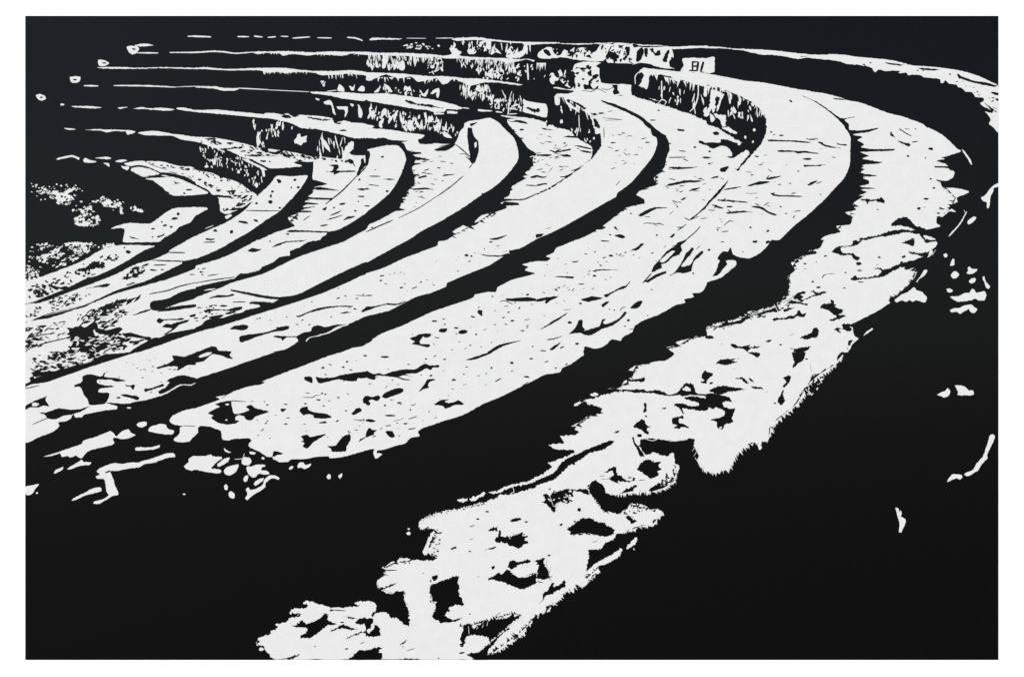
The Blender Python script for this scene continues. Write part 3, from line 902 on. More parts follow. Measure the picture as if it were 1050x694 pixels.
R p3 55 18,8 10 K 20,290 120,260 220,220 300,240 260,290 120,345 20,370
R p3 12 14,6 -5 K 480,100 580,90 560,130 500,140
d p3 633,73,16,12,0
d p3 612,47,6,5,0
K p3 400,150 430,140 470,150 480,165 430,170 405,165
F6 24 p3 450,200 380,235 270,290 20,-12
@rubble_ground|dark rubble with scattered light flecks at the far left
R p2 44 14,7 -10 W 80,370 160,360 300,450 430,600 300,600 320,520 200,460 130,420
W p2 130,395 180,385 230,400 270,410 300,440 260,450 230,470 190,465 200,440
W p2 240,395 300,360 310,375 260,405
W p2 410,450 450,440 480,415 490,425 460,455 420,458
W p2 470,460 510,435 540,460 580,470 550,490 510,485 480,475
W p2 330,505 350,495 370,520 355,530
W p2 300,560 340,540 380,575 430,600 340,605 310,590
W p2 648,490 680,480 700,500 735,510 720,522 680,512 655,505
e p2 592,515,10,16,0
e p2 445,550,12,14,0
R p2 18 8,8 0 W 470,430 600,450 600,500 480,490
R p2 16 8,8 0 W 350,470 410,480 430,560 380,530
R p2 10 8,6 0 W 430,550 460,550 460,600 430,600
R p2 10 12,5 0 W 20,340 160,350 150,430 30,420
R p3 90 12,6 -20 W 60,120 230,20 420,20 380,90 200,170 80,130
W p3 100,110 160,70 230,30 215,55 180,90 150,110
W p3 240,20 330,12 415,25 380,40 400,70 370,75 330,35 250,35
R p3 24 9,6 0 W 480,20 570,20 540,60 480,50
R p3 30 8,6 40 W 0,150 60,170 90,230 0,250
R p3 14 8,6 0 W 60,20 160,20 100,60
R p2 90 9,6 -10 K 80,370 300,350 340,450 430,600 300,610 300,480 180,470 120,420
R p2 50 8,6 0 K 400,430 600,430 740,510 640,520 480,490
R p2 60 7,5 0 W 30,340 320,350 430,460 460,600 320,600 280,500 60,430
R p3 70 9,5 -20 K 100,120 230,20 420,20 380,80 200,150
R p3 50 7,5 0 W 0,20 600,10 540,50 300,90 40,220
R p2 30 7,5 0 W 400,420 620,440 620,540 480,500
@far_row|broken pale line and slab of the lowest left step row
W p2 190,190 230,178 290,168 335,185 330,195 290,180 240,188 200,198
W p2 355,200 370,185 400,198 440,208 400,215 365,212
W p2 430,185 500,178 530,185 525,192 470,190
W p2 480,215 515,218 520,240 500,228
W p2 555,207 590,195 630,200 600,210
W p2 610,218 680,205 740,205 740,215 750,205 850,208 910,225 950,235 1030,240 1050,258 q2 110,280 150,300 240,325 290,350 330,380 375,410 375,435 320,470 290,490 250,510 190,530 155,515 140,430 100,410 80,385 0,345 p2 1050,350 980,305 900,290 870,300 830,290 770,298 730,302 680,278 650,262 655,240 620,228
W p2 590,235 640,240 630,262 605,250
K p2 640,238 700,228 760,240 830,270 900,278 990,300 1050,335 1050,355 960,315 900,300 850,290 770,300 740,290 820,288 830,280 760,250 700,240 660,245
V p2 670,255 720,250 760,258 810,275 800,290 740,295 700,285
K p2 700,262 760,270 790,280 740,285
d p2 690,258,12,5,0
W p2 740,312 850,305 900,300 960,315 1050,355 q2 80,395 75,405 0,412 p2 920,418 880,400 850,370 810,340 790,325
K p2 900,350 925,345 910,325 930,335 955,340 930,345
d p2 1010,380,20,5,0
d p2 980,402,8,6,0
k5 p2 860,388 890,400
d p2 840,230,12,4,0
d p2 878,232,8,4,0
k4 p2 770,225 850,252
k5 p2 890,270 940,280
d p2 1000,255,16,8,0
K q2 0,343 80,385 105,412 140,412 220,420 220,430 140,425 105,420 75,395 0,355
d q2 25,318,13,5,0
d q2 90,352,12,6,0
K q2 190,388 245,382 250,390 200,396
R q2 34 14,6 -20 K 220,400 360,420 300,470 180,520 170,500 260,450
d q2 245,500,40,8,-10
F8 24 q2 0,262 150,300 290,350 380,420 0,12
W q2 180,545 220,530 225,540 190,560
v4 q2 60,620 110,600
@block_slab|flat pale slab with a dark side above the pitted block face
W q2 290,180 400,175 520,175 570,195 600,212 655,235 560,245 450,248 400,225 340,195
K q2 395,200 435,200 430,210 405,208
d q2 457,207,7,4,0
K q2 330,190 350,195 430,235 455,250 440,252 340,205
@riser_top|pale broken top stones of the left riser with a pitted dark face below
W p2 240,0 310,8 290,12 250,8
W p2 370,12 440,8 500,10 650,15 680,25 630,42 620,22 540,20 500,28 470,18
W p2 695,30 740,22 800,18 900,35 1050,55 q2 110,60 220,78 330,105 400,125 460,130 540,140 600,150 720,178 740,200 700,210 620,205 600,215 520,175 400,172 290,180 260,165 210,140 190,130 120,125 40,95 0,85 p2 960,70 900,48 740,45
d q2 90,68,34,6,0
d q2 214,93,22,5,5
K q2 150,128 220,122 290,112 285,122 200,132
K q2 300,170 350,165 420,160 380,175
K q2 400,120 440,122 450,145 520,150 500,165 430,150
R q2 26 16,6 15 K 450,135 600,150 720,190 640,205 560,180
W q2 195,135 280,145 300,160 350,150 390,160 330,168 290,172 260,165 230,150
S q2 60 4,9 8,30 W 20,100 250,150 300,200 400,240 420,300 400,370 300,340 290,260 200,250 50,240
W q2 285,190 330,215 400,250 415,300 425,300 425,260 440,260 400,228 330,195
v8 q2 120,120 150,135 180,150
e q2 118,205,7,22,0
e q2 265,270,10,12,0
e q2 68,237,13,8,0
e q2 375,350,10,16,0
@row_line|top thin dashed line of the farthest step row
v10 p1 1002,127 1040,126 q1 95,130
v9 q1 258,128 330,129
v9 q1 360,125 412,131
v8 q1 445,133 495,129
v7 q1 525,126 572,128
v8 q1 597,138 705,130
v7 q1 750,135 840,137
v9 q1 935,133 985,137 1030,153
W r1 20,150 35,135 130,138 225,140 200,146 100,146
v4 r1 250,138 370,139
v5 r1 430,138 540,137
W r1 530,140 680,132 760,142 880,156 1050,162 s1 140,163 150,172 270,178 370,172 390,175 420,172 470,168 520,182 600,170 640,185 780,185 820,200 870,205 1050,195 t1 30,200 20,192 s1 1050,183 850,190 740,180 660,178 500,165 300,170 140,170 r1 1050,176 980,182 960,168 900,166 820,160 700,150 620,150 560,155
S r1 34 6,14 18,50 W 530,150 700,150 960,170 1040,180 960,255 820,235 640,235 520,215
W r1 515,205 540,195 575,215 590,225 500,248 530,232
W r1 625,220 640,175 655,155 660,195 680,215 670,235 635,235
W r1 770,240 780,190 800,200 835,235 800,225
W r1 865,255 870,220 895,185 905,225 960,215 980,170 990,220 950,255 890,262
W r1 740,145 770,155 765,225 748,200 700,190 690,170
R r1 8 16,5 -20 W 245,180 270,200 350,170 340,195 300,190
W s1 10,255 15,225 60,195 95,195 105,225 130,245 150,240 175,205 190,245 205,250 220,205 300,195 335,225 305,250 345,260 330,240 370,215 400,175 500,178 460,195 430,260 400,280 330,278 230,268 160,255 60,265
W s1 430,275 450,250 480,265 510,260 490,230 450,215 460,180 500,175 520,200 540,180 590,175 600,195 640,190 680,195 780,190 830,200 845,240 840,280 820,310 850,325 790,322 740,312 690,295 640,290 600,300 540,300 480,292 440,288
K s1 550,195 575,200 570,240 545,275 535,260 555,235
K s1 615,270 620,220 650,195 660,210 655,250 635,280 620,282
K s1 665,200 685,200 685,250 670,250
K s1 700,205 720,200 735,225 760,210 765,240 735,245 715,225
K s1 780,270 800,220 820,215 810,255 800,285 785,285
K s1 820,290 835,250 845,270 830,300
K s1 455,260 470,240 485,262 470,268
d s1 505,248,6,8,0
R s1 26 10,7 -60 W 80,200 400,200 400,240 130,240
R s1 30 12,7 -60 K 180,200 330,200 330,250 200,250
R s1 30 12,6 -70 K 400,190 540,190 600,280 430,280
R r1 30 16,6 -70 K 620,160 940,190 920,240 640,225
R r1 16 9,5 0 W 230,170 360,165 520,200 300,205
k7 s1 430,255 460,190 480,185
K s1 60,240 45,210 70,210 90,240 75,245
k6 s1 570,280 590,290
@row_line|second pale step line from the top with streaked dark face below
v9 p1 690,228 820,229
v9 p1 890,226 1050,225 q1 110,219 180,223 250,231 360,223
W q1 350,222 450,219 580,218 700,225 830,220 930,222 1050,222 r1 80,228 200,228 380,235 480,245 530,238 560,228 590,225 575,240 600,252 700,255 870,262 950,268 1000,265 1040,275 1030,282 990,268 930,282 880,290 820,275 780,270 700,268 640,270 600,262 560,262 480,262 450,255 400,255 340,258 300,250 200,245 140,245 80,240 0,240 q1 1000,235 960,232 900,245 820,240 740,238 700,245 600,235 540,245 520,232 440,228 380,235
S r1 40 5,9 20,50 W 10,250 460,255 460,290 300,290 10,290
S r1 46 5,9 18,40 W 560,265 920,285 920,340 700,330 600,320
W r1 205,330 215,280 230,270 240,300 240,325 225,338
W r1 380,340 385,310 430,290 440,260 465,260 470,300 440,340 400,340
S r1 24 8,16 16,40 W 680,330 920,320 920,350 780,375 690,360
v10 r1 995,295 1000,395
G4 60 r1 10,240 200,245 380,258 470,262 0,50
G5 60 r1 560,258 700,268 860,275 940,275 2,48
G4 30 q1 420,230 700,238 1050,240 0,12
G5 16 s1 0,300 60,300 0,40
S r1 26 6,14 16,46 W 380,280 480,280 460,345 390,345
R s1 26 14,9 -50 K 80,370 230,350 230,440 120,410
R r1 26 12,8 -60 K 380,250 480,260 460,340 390,340
R s1 16 9,7 0 K 240,300 380,300 380,440 250,440
R r1 34 14,6 -70 W 960,280 1040,280 1040,400 700,390 760,350
S r1 22 6,12 20,50 W 0,260 260,270 240,330 20,330
W r1 105,240 130,245 120,320 100,325
W r1 60,260 75,300 80,320 60,315
S r1 12 5,9 16,30 W 5,290 60,300 30,335
W r1 295,250 310,250 305,310 298,300
R s1 12 9,22 0 W 0,390 100,350 230,340 230,400 110,410
W s1 85,355 105,350 115,400 90,415 82,390
W s1 140,365 160,370 200,430 215,445 180,430 150,400
W s1 225,312 280,292 400,290 385,330 400,400 385,455 300,462 240,450 240,350 235,330
K s1 350,365 385,360 370,385 340,400 335,430 355,450 380,430 380,445 345,455 320,440 325,400 345,385
d s1 328,355,14,16,0
d s1 285,325,22,7,0
d s1 235,430,8,18,0
K s1 290,430 305,420 320,445 300,452
@row_line|third pale step line from the top with streaked dark face below
W p1 445,318 560,315 700,320 830,316 1050,320 q1 60,316 200,328 400,320 560,322 700,338 850,340 960,335 1050,345 r1 0,348 200,355 400,372 480,372 550,378 600,385 680,385 830,402 965,422 940,428 800,410 720,412 640,430 600,412 540,388 500,415 470,420 440,385 400,390 320,405 280,375 200,385 120,360 60,385 20,400 0,395 q1 1050,368 980,360 960,350 900,360 770,365 740,352 640,345 560,352 500,345 460,350 420,342 380,334 200,336 60,328 p1 1050,328 830,322 700,326 560,326 480,324
S q1 14 4,7 14,30 W 420,345 620,340 600,350 430,350
S q1 12 4,8 20,40 W 780,365 1000,355 1000,375 800,380
W q1 875,460 885,420 910,440 915,465
W q1 945,430 960,460 975,460 980,420 970,440
W q1 1000,460 1020,430 1040,435 1040,465
v6 q1 810,465 870,458
W r1 50,470 80,440 85,425 90,440 75,470
W r1 110,420 130,425 165,465 145,468
W r1 205,475 230,465 240,430 260,440 270,430 280,475
W r1 330,450 355,480 385,450 370,495 345,490
W r1 400,490 410,460 450,445 455,460 445,505 430,500 435,470 415,480
S r1 30 5,9 24,70 W 580,410 760,430 760,500 600,500 580,480
W r1 675,450 690,440 720,480 700,478
W r1 730,430 748,425 750,470 735,470
W r1 740,490 770,510 780,560 760,540
W r1 790,510 815,510 825,570 800,565
S r1 20 4,8 20,70 W 840,480 960,510 965,580 820,580
v5 q1 785,435 800,405
G6 40 r1 0,385 200,385 400,395 540,392 640,410 0,26
S r1 34 6,14 20,60 W 590,420 700,440 860,520 960,590 820,585 740,520 600,500
R r1 40 14,7 -60 K 580,430 860,500 960,580 820,585 600,500
R r1 20 14,6 -50 K 40,440 300,460 450,480 440,500 60,470
S r1 16 6,14 14,40 W 50,430 300,460 450,480 440,500 60,470
G5 24 q1 420,345 640,345 1050,360 0,16
R q1 5 8,12 20 W 770,400 800,400 790,435

@row_line|fourth pale step line from the top widening to a streaked slab
v10 p1 362,430 450,432
v9 p1 545,430 700,430 860,436 930,440
v4 p1 930,438 1050,434 q1 120,438
W q1 0,434 120,435 180,445 270,446 240,460 160,460 120,448 0,440
v7 q1 260,445 450,455
v5 q1 450,456 700,468
W q1 705,468 760,467 850,472 900,470 1050,480 r1 120,478 300,500 420,518 540,545 595,568 560,578 500,572 480,590 420,592 380,580 300,572 200,555 80,535 20,525 0,515 q1 1040,525 900,508 820,490 720,478
K r1 240,522 270,522 320,540 400,545 420,555 480,568 400,562 330,552 270,540
W r1 420,595 480,598 480,606 420,606
W r1 500,585 565,592 560,602 500,600
v7 r1 595,566 635,570
W r1 690,575 780,583 770,590 690,586
v9 r1 800,590 840,595
W r1 870,570 930,580 960,590 1050,612 s1 60,625 70,600 60,545 0,535 r1 980,520 960,500 955,560 930,540 890,560
K r1 960,500 968,500 965,600 958,600
K r1 980,560 1050,575 s1 20,570 20,590 0,592 r1 1040,600
d s1 8,580,12,14,0
W r1 830,612 920,620 1000,628 960,634 870,625
v6 r1 870,605 930,603
W q1 740,505 765,515 760,522 740,515
W q1 790,530 830,520 850,560 862,610 848,600 835,550 800,545
W q1 870,560 935,560 935,600 920,625 920,580 880,575
W q1 1000,545 1015,560 1030,600 1020,630 1005,620
W q1 950,540 975,545 965,560
S r1 12 8,14 30,60 W 20,570 70,570 60,630 25,620
W r1 80,680 90,600 110,570 130,580 120,620 100,650 100,690
W r1 135,650 150,620 150,590 165,610 180,580 200,585 160,640 140,665
S r1 20 10,18 30,60 W 210,640 310,630 310,690 230,690
S r1 18 10,18 30,60 W 330,660 450,640 460,690 340,690
W r1 0,668 50,680 40,690 0,690
S r1 44 7,16 22,70 W 0,550 200,575 460,650 460,690 200,670 60,640
R r1 50 14,8 -60 K 0,550 200,575 460,650 460,690 60,670
S r1 14 6,14 20,60 W 320,630 460,640 560,690 340,690
@row_line|fifth pale step line from the top with a tall streaked dark face
e p1 228,546,12,6,0
W p1 283,555 400,556 472,564 440,570 300,563
W p1 570,565 632,562 610,570 580,573
W p1 665,570 720,562 770,570 840,566 920,576 880,584 800,580 740,574 690,574
W p1 930,568 980,566 1050,580 q1 120,578 160,580 280,592 420,605 430,598 480,598 530,608 570,600 590,615 640,610 740,615 840,630 860,655 920,645 960,655 1050,665 r1 20,690 r2 0,10 q2 1050,65 1000,68 850,32 700,5 q1 650,690 600,665 480,635 400,628 200,608 100,600 0,592 p1 940,576
K q1 530,612 560,608 590,625 560,630 530,622
K q1 600,612 640,612 600,625
K q1 690,620 760,632 830,640 780,645 700,632
K q1 840,630 870,655 900,660 860,665
d q2 910,15,22,5,0
K q2 700,0 850,30 980,65 1050,68 1050,165 960,165 950,150 980,110 975,80 920,60 820,35
V q2 960,80 975,85 970,130 945,155 930,185 905,190 910,150 930,110 950,90
S q1 14 8,14 14,40 W 350,650 550,660 640,680 600,690 350,690
S q2 12 7,14 14,44 W 380,0 560,0 560,60 400,110
S q2 10 5,9 14,40 W 380,60 420,60 430,120 390,120
W q2 608,74 622,62 630,38 642,34 650,56 668,52 688,48 680,70 684,88 664,92 648,108 632,98 612,94
S q2 16 5,9 30,80 W 720,30 920,60 900,190 760,160
W q2 770,60 790,110 830,150 820,110 800,80
W q2 385,20 395,90 380,120 375,60
S r2 16 6,12 12,34 W 290,0 580,0 560,50 400,20
W r2 470,25 500,30 530,60 500,60 480,50
W r2 0,10 150,12 260,30 360,45 340,60 200,60 110,50 0,60
@post_end|small pale ring shaped post end, topmost of the diagonal four
W p1 625,195 640,185 690,188 702,205 685,230 660,238 640,225
K p1 655,202 672,200 685,207 665,210
W p1 675,182 740,170 790,182 740,188 700,188
@post_end|small pale ring shaped post end, second from the top of the diagonal four
W p1 452,270 490,275 520,290 500,305 460,310 450,295
K p1 470,287 495,285 500,292 480,294
@post_end|small pale ring shaped post end, third from the top of the diagonal four
W p1 275,378 300,372 340,378 330,408 285,412
K p1 292,390 318,390 316,398 298,398
@post_end|small pale ring shaped post end, lowest of the diagonal four
W p1 65,488 95,482 120,492 128,510 105,522 78,512
K p1 88,500 110,498 106,506 92,506

@far_row+
R q2 24 14,5 20 K 0,270 240,340 370,410 320,460 150,420 60,360
R p2 14 14,4 12 K 760,215 1040,250 1040,310 900,270
@riser_top+
R q2 34 16,5 12 K 0,55 330,110 600,150 560,175 260,150 0,90
R q2 20 10,5 60 W 10,110 180,150 280,200 280,300 60,230
@left_terrace+
R p3 30 12,6 -15 K 20,290 300,180 500,90 580,90 450,200 200,300

@broad_terrace+
R t2 40 16,3 -2 K 20,200 700,60 820,200 700,420 300,620 20,640
R s2 30 18,3 -2 K 830,60 1050,250 1050,600 560,640 760,330
R s3 40 12,3 -8 K 60,150 240,20 900,20 700,220 300,330 20,500
R r3 30 10,3 -12 K 700,400 1040,240 1040,680 420,680 200,560
R r4 40 10,3 -12 K 0,10 900,10 800,220 200,520 0,560
R q4 36 9,4 -5 K 320,240 840,40 1040,60 1040,540 400,580
@middle_terrace+
R s2 30 18,3 -3 K 0,20 300,120 200,240 0,330
R s2 24 16,3 -3 K 430,20 700,50 680,180 420,360
R r3 24 9,3 -12 K 20,230 800,20 900,60 300,330 0,440
R p4 24 8,3 -12 K 500,60 1040,20 1040,120 700,300 420,180
R q3 22 9,3 -12 K 250,520 1040,240 1040,440 700,560
@inner_terrace+
R r2 30 16,3 -2 K 300,150 560,180 560,280 300,500 100,570 300,330
R p4 60 9,4 -15 K 30,60 520,0 600,10 200,110 40,160
R p3 50 14,4 -12 K 0,540 240,500 240,600 0,690
"""
scene = bpy.context.scene
HC = 1.5              # height of the picture's centre above the ground
X0, X1, Y0, Y1 = 25.0, 1024.6, 16.0, 676.6

# ------------------------------------------------------------------ tracing helpers
ORG = {}
for i, c in enumerate('pqrstu'):
    for j, y in enumerate((16, 131, 246, 361, 476, 562)):
        ORG['%s%d' % (c, j + 1)] = ((25, 200, 375, 550, 725, 850)[i], y, 6.0)
ORG.update({'p7': (25, 420, 6.0), 'q7': (200, 420, 6.0), 'y5': (870, 440, 6.0), 'x6': (220, 562, 6.0),
            'G': (200, 462, 3.0), 'H': (500, 420, 3.0)})

def points(tokens):
    out, o = [], (0, 0, 1.0)
    for t in tokens:
        if t in ORG:
            o = ORG[t]
        elif ',' in t:
            v = [float(a) for a in t.split(',')]
            out.append((o[0] + v[0] / o[2], o[1] + v[1] / o[2]))
    return out, o[2]

def smooth(P, closed=True, k=0.38, step=1.4, jit=0.16):
    n = len(P)
    if n < 3:
        return P
    res = []
    rng = range(n) if closed else range(n - 1)
    for i in rng:
        if closed:
            a, b, c, d = P[i - 1], P[i], P[(i + 1) % n], P[(i + 2) % n]
        else:
            a, b, c, d = P[max(i - 1, 0)], P[i], P[i + 1], P[min(i + 2, n - 1)]
        L = math.dist(b, c)
        if L < 1e-6:
            continue
        # tangents limited to the length of this segment, so tips stay sharp and nothing loops
        def tan(p, q, r):
            tx, ty = (r[0] - p[0]) * k, (r[1] - p[1]) * k
            m = math.hypot(tx, ty)
            f = min(1.0, 0.8 * L / m) if m > 1e-9 else 0
            return tx * f, ty * f
        t0, t1 = tan(a, b, c), tan(b, c, d)
        m = max(1, min(14, int(L / step)))
        for s in range(m):
            u = s / m
            h1, h2, h3, h4 = 2*u**3 - 3*u*u + 1, u**3 - 2*u*u + u, -2*u**3 + 3*u*u, u**3 - u*u
            x = h1*b[0] + h2*t0[0] + h3*c[0] + h4*t1[0]
            y = h1*b[1] + h2*t0[1] + h3*c[1] + h4*t1[1]
            res.append((x + random.gauss(0, jit), y + random.gauss(0, jit)))
    if not closed:
        res.append(P[-1])
    return res

def stroke(P, w):
    Q = smooth(P, False, jit=0.05) if len(P) > 2 else [
        (P[0][0] + (P[-1][0] - P[0][0]) * i / 6, P[0][1] + (P[-1][1] - P[0][1]) * i / 6) for i in range(7)]
    n = len(Q)
    L, R = [], []
    for i, (x, y) in enumerate(Q):
        a, b = Q[max(i - 1, 0)], Q[min(i + 1, n - 1)]
        dx, dy = b[0] - a[0], b[1] - a[1]
        m = math.hypot(dx, dy) or 1
        f = (0.35 + 0.65 * math.sin(math.pi * (i + 0.3) / (n - 0.4)) ** 0.5) * random.uniform(0.8, 1.15) * w / 2
        L.append((x - dy / m * f, y + dx / m * f)); R.append((x + dy / m * f, y - dx / m * f))
    return L + R[::-1]

def blob(cx, cy, rx, ry, ang, n=9, rough=0.22):
    out, ca, sa = [], math.cos(ang), math.sin(ang)
    for i in range(n):
        t = 2 * math.pi * (i + random.uniform(-.25, .25)) / n
        r = random.uniform(1 - rough, 1 + rough)
        x, y = rx * r * math.cos(t), ry * r * math.sin(t)
        out.append((cx + x * ca - y * sa, cy + x * sa + y * ca))
    return smooth(out, jit=0.03)

def inside(p, P):
    c = False
    for i in range(len(P)):
        a, b = P[i - 1], P[i]
        if (a[1] > p[1]) != (b[1] > p[1]) and p[0] < (b[0] - a[0]) * (p[1] - a[1]) / (b[1] - a[1]) + a[0]:
            c = not c
    return c

def scatter(P, n):
    xs, ys = [p[0] for p in P], [p[1] for p in P]
    out, tries = [], 0
    while len(out) < n and tries < n * 60:
        tries += 1
        p = (random.uniform(min(xs), max(xs)), random.uniform(min(ys), max(ys)))
        if inside(p, P):
            out.append(p)
    return out

LAY = {'W': 1, 'K': 2, 'V': 3}
def shapes(line, rough=0.16, rstep=1.4):
    t = line.split()
    c = t[0]
    if c in 'WKV':
        P, s = points(t[1:])
        yield LAY[c], smooth(P, jit=rough, step=rstep)
    elif c in 'de':
        o = ORG[t[1]]; v = [float(a) for a in t[2].split(',')]
        if v[2] > 0:
            yield (2 if c == 'd' else 3), blob(o[0] + v[0] / o[2], o[1] + v[1] / o[2], v[2] / o[2], v[3] / o[2], math.radians(v[4]))
    elif c[0] in 'kv':
        P, s = points(t[1:])
        yield (2 if c[0] == 'k' else 3), stroke(P, float(c[1:]) / s)
    elif c[0] in 'FG':
        lay = 2 if c[0] == 'F' else 3
        w = float(c[1:]) / 6; n = int(t[1])
        P, s = points(t[2:])
        D = [float(a) / s for a in t[-1].split(',')]; P = P[:-1]
        seg = [math.dist(P[i], P[i + 1]) for i in range(len(P) - 1)]
        for _ in range(n):
            r = random.uniform(0, sum(seg)); i = 0
            while i < len(seg) - 1 and r > seg[i]:
                r -= seg[i]; i += 1
            u = r / seg[i]
            x = P[i][0] + (P[i+1][0] - P[i][0]) * u; y = P[i][1] + (P[i+1][1] - P[i][1]) * u
            tx, ty = (P[i+1][0] - P[i][0]) / seg[i], (P[i+1][1] - P[i][1]) / seg[i]
            h = random.uniform(.2, 1) ** 2.0 * 1.15; ww = w * random.uniform(.45, 1.5)
            jx = random.gauss(0, .35); jy = -jx
            bx, by = x - D[0] * .25, y - D[1] * .25
            ex, ey = x + (D[0] + D[1] * jx) * h, y + (D[1] + D[0] * jy) * h
            yield lay, [(bx - tx * ww, by - ty * ww), ((bx + ex) / 2 - tx * ww * .6, (by + ey) / 2 - ty * ww * .6), (ex, ey),
                      ((bx + ex) / 2 + tx * ww * .5, (by + ey) / 2 + ty * ww * .5), (bx + tx * ww, by + ty * ww)]
    elif c == 'R':
        t = [t[0], t[2], t[3], t[4], t[5], t[1]] + t[6:]
        n = int(t[1]); rx, ry = [float(a) / 6 for a in t[2].split(',')]; ang = math.radians(float(t[3]))
        P, s = points(t[5:])
        for p in scatter(P, n):
            f = random.uniform(.35, 1.25)
            yield LAY[t[4]], blob(p[0], p[1], rx * f, ry * random.uniform(.5, 1.2) * min(1, f + .2), ang + random.gauss(0, .35), 8, .4)
    elif c == 'S':
        t = [t[0], t[2], t[3], t[4], t[5], t[1]] + t[6:]
        n = int(t[1]); w0, w1 = [float(a) / 6 for a in t[2].split(',')]; h0, h1 = [float(a) / 6 for a in t[3].split(',')]
        P, s = points(t[5:])
        for p in scatter(P, n):
            w, h = random.uniform(w0, w1), random.uniform(h0, h1)
            yield LAY[t[4]], blob(p[0], p[1], h / 2, w / 2, math.radians(90 + random.gauss(0, 12)), 8, .45)

# ------------------------------------------------------------------ materials
def material(name, build):
    m = bpy.data.materials.new(name); m.use_nodes = True
    nt = m.node_tree
    build(nt, nt.nodes['Principled BSDF'])
    return m

def weave(nt, bsdf, strength, dist):
    """fine linen weave of the print's support, as a bump in the cloth itself"""
    tc = nt.nodes.new('ShaderNodeTexCoord')
    add = nt.nodes.new('ShaderNodeMath'); add.operation = 'ADD'
    for i, d in enumerate(('X', 'Z')):
        w = nt.nodes.new('ShaderNodeTexWave'); w.bands_direction = d
        w.inputs['Scale'].default_value = 62 + 9 * i
        w.inputs['Distortion'].default_value = 9
        w.inputs['Detail'].default_value = 2.0
        w.inputs['Detail Scale'].default_value = 1.6
        nt.links.new(tc.outputs['Object'], w.inputs['Vector'])
        nt.links.new(w.outputs['Fac'], add.inputs[i])
    nz = nt.nodes.new('ShaderNodeTexNoise'); nz.inputs['Scale'].default_value = 240
    nt.links.new(tc.outputs['Object'], nz.inputs['Vector'])
    a2 = nt.nodes.new('ShaderNodeMath'); a2.operation = 'ADD'
    nt.links.new(add.outputs[0], a2.inputs[0]); nt.links.new(nz.outputs['Fac'], a2.inputs[1])
    b = nt.nodes.new('ShaderNodeBump'); b.inputs['Strength'].default_value = strength
    b.inputs['Distance'].default_value = dist
    nt.links.new(a2.outputs[0], b.inputs['Height']); nt.links.new(b.outputs['Normal'], bsdf.inputs['Normal'])
    return tc

def mottled(nt, bsdf, tc, c1, c2, scale):
    n = nt.nodes.new('ShaderNodeTexNoise'); n.inputs['Scale'].default_value = scale; n.inputs['Detail'].default_value = 6
    r = nt.nodes.new('ShaderNodeMix'); r.data_type = 'RGBA'
    nt.links.new(tc.outputs['Object'], n.inputs['Vector']); nt.links.new(n.outputs['Fac'], r.inputs['Factor'])
    r.inputs[6].default_value = (*c1, 1); r.inputs[7].default_value = (*c2, 1)
    nt.links.new(r.outputs[2], bsdf.inputs['Base Color'])

def b_paper(nt, b):
    tc = weave(nt, b, 0.16, 0.0003)
    mottled(nt, b, tc, (.565, .565, .548), (.635, .632, .614), 60)
    b.inputs['Roughness'].default_value = .85; b.inputs['Specular IOR Level'].default_value = .2
def b_ink(nt, b):
    tc = weave(nt, b, 0.03, 0.0003)
    mottled(nt, b, tc, (.0010, .0009, .0008), (.0036, .0030, .0026), 150)
    b.inputs['Roughness'].default_value = .22; b.inputs['Specular IOR Level'].default_value = .21
def b_wall(nt, b):
    tc = nt.nodes.new('ShaderNodeTexCoord')
    mottled(nt, b, tc, (.86, .86, .86), (.89, .89, .89), 3)
    b.inputs['Roughness'].default_value = .9
def b_ground(nt, b):
    tc = nt.nodes.new('ShaderNodeTexCoord')
    mottled(nt, b, tc, (.03, .03, .028), (.05, .048, .045), 5)
    b.inputs['Roughness'].default_value = .9
PAPER, INK = material('uninked_white', b_paper), material('black_ink', b_ink)
WALL, GROUND = material('white_plaster', b_wall), material('paving', b_ground)

# ------------------------------------------------------------------ building
def link(o, parent=None):
    scene.collection.objects.link(o)
    if parent:
        o.parent = parent
    return o

def box(name, mat, x0, x1, y0, y1, z0, z1, parent=None, bevel=0):
    me = bpy.data.meshes.new(name)
    v = [(x, y, z) for x in (x0, x1) for y in (y0, y1) for z in (z0, z1)]
    f = [(0, 1, 3, 2), (4, 6, 7, 5), (0, 4, 5, 1), (2, 3, 7, 6), (0, 2, 6, 4), (1, 5, 7, 3)]
    me.from_pydata(v, [], f); me.materials.append(mat); me.update()
    o = bpy.data.objects.new(name, me)
    if bevel:
        m = o.modifiers.new('edge', 'BEVEL'); m.width = bevel; m.segments = 2
    return link(o, parent)

art = bpy.data.objects.new('art_print', None)
art.location = (0, -0.0002, HC)
link(art)
art['label'] = 'black and white linocut print of curved amphitheatre steps mounted on the white wall'
art['category'] = 'art print'

# printed sheet: black ink on a thin board; everything cut away stays white
FRONT = -0.0004
px = lambda x: (x - CX) * S
pz = lambda y: -(y - CY) * S
panel = box('ink_panel', INK, px(X0), px(X1), FRONT, 0.0, pz(Y1), pz(Y0), art)
panel['label'] = 'solid black inked sheet behind the white shapes'

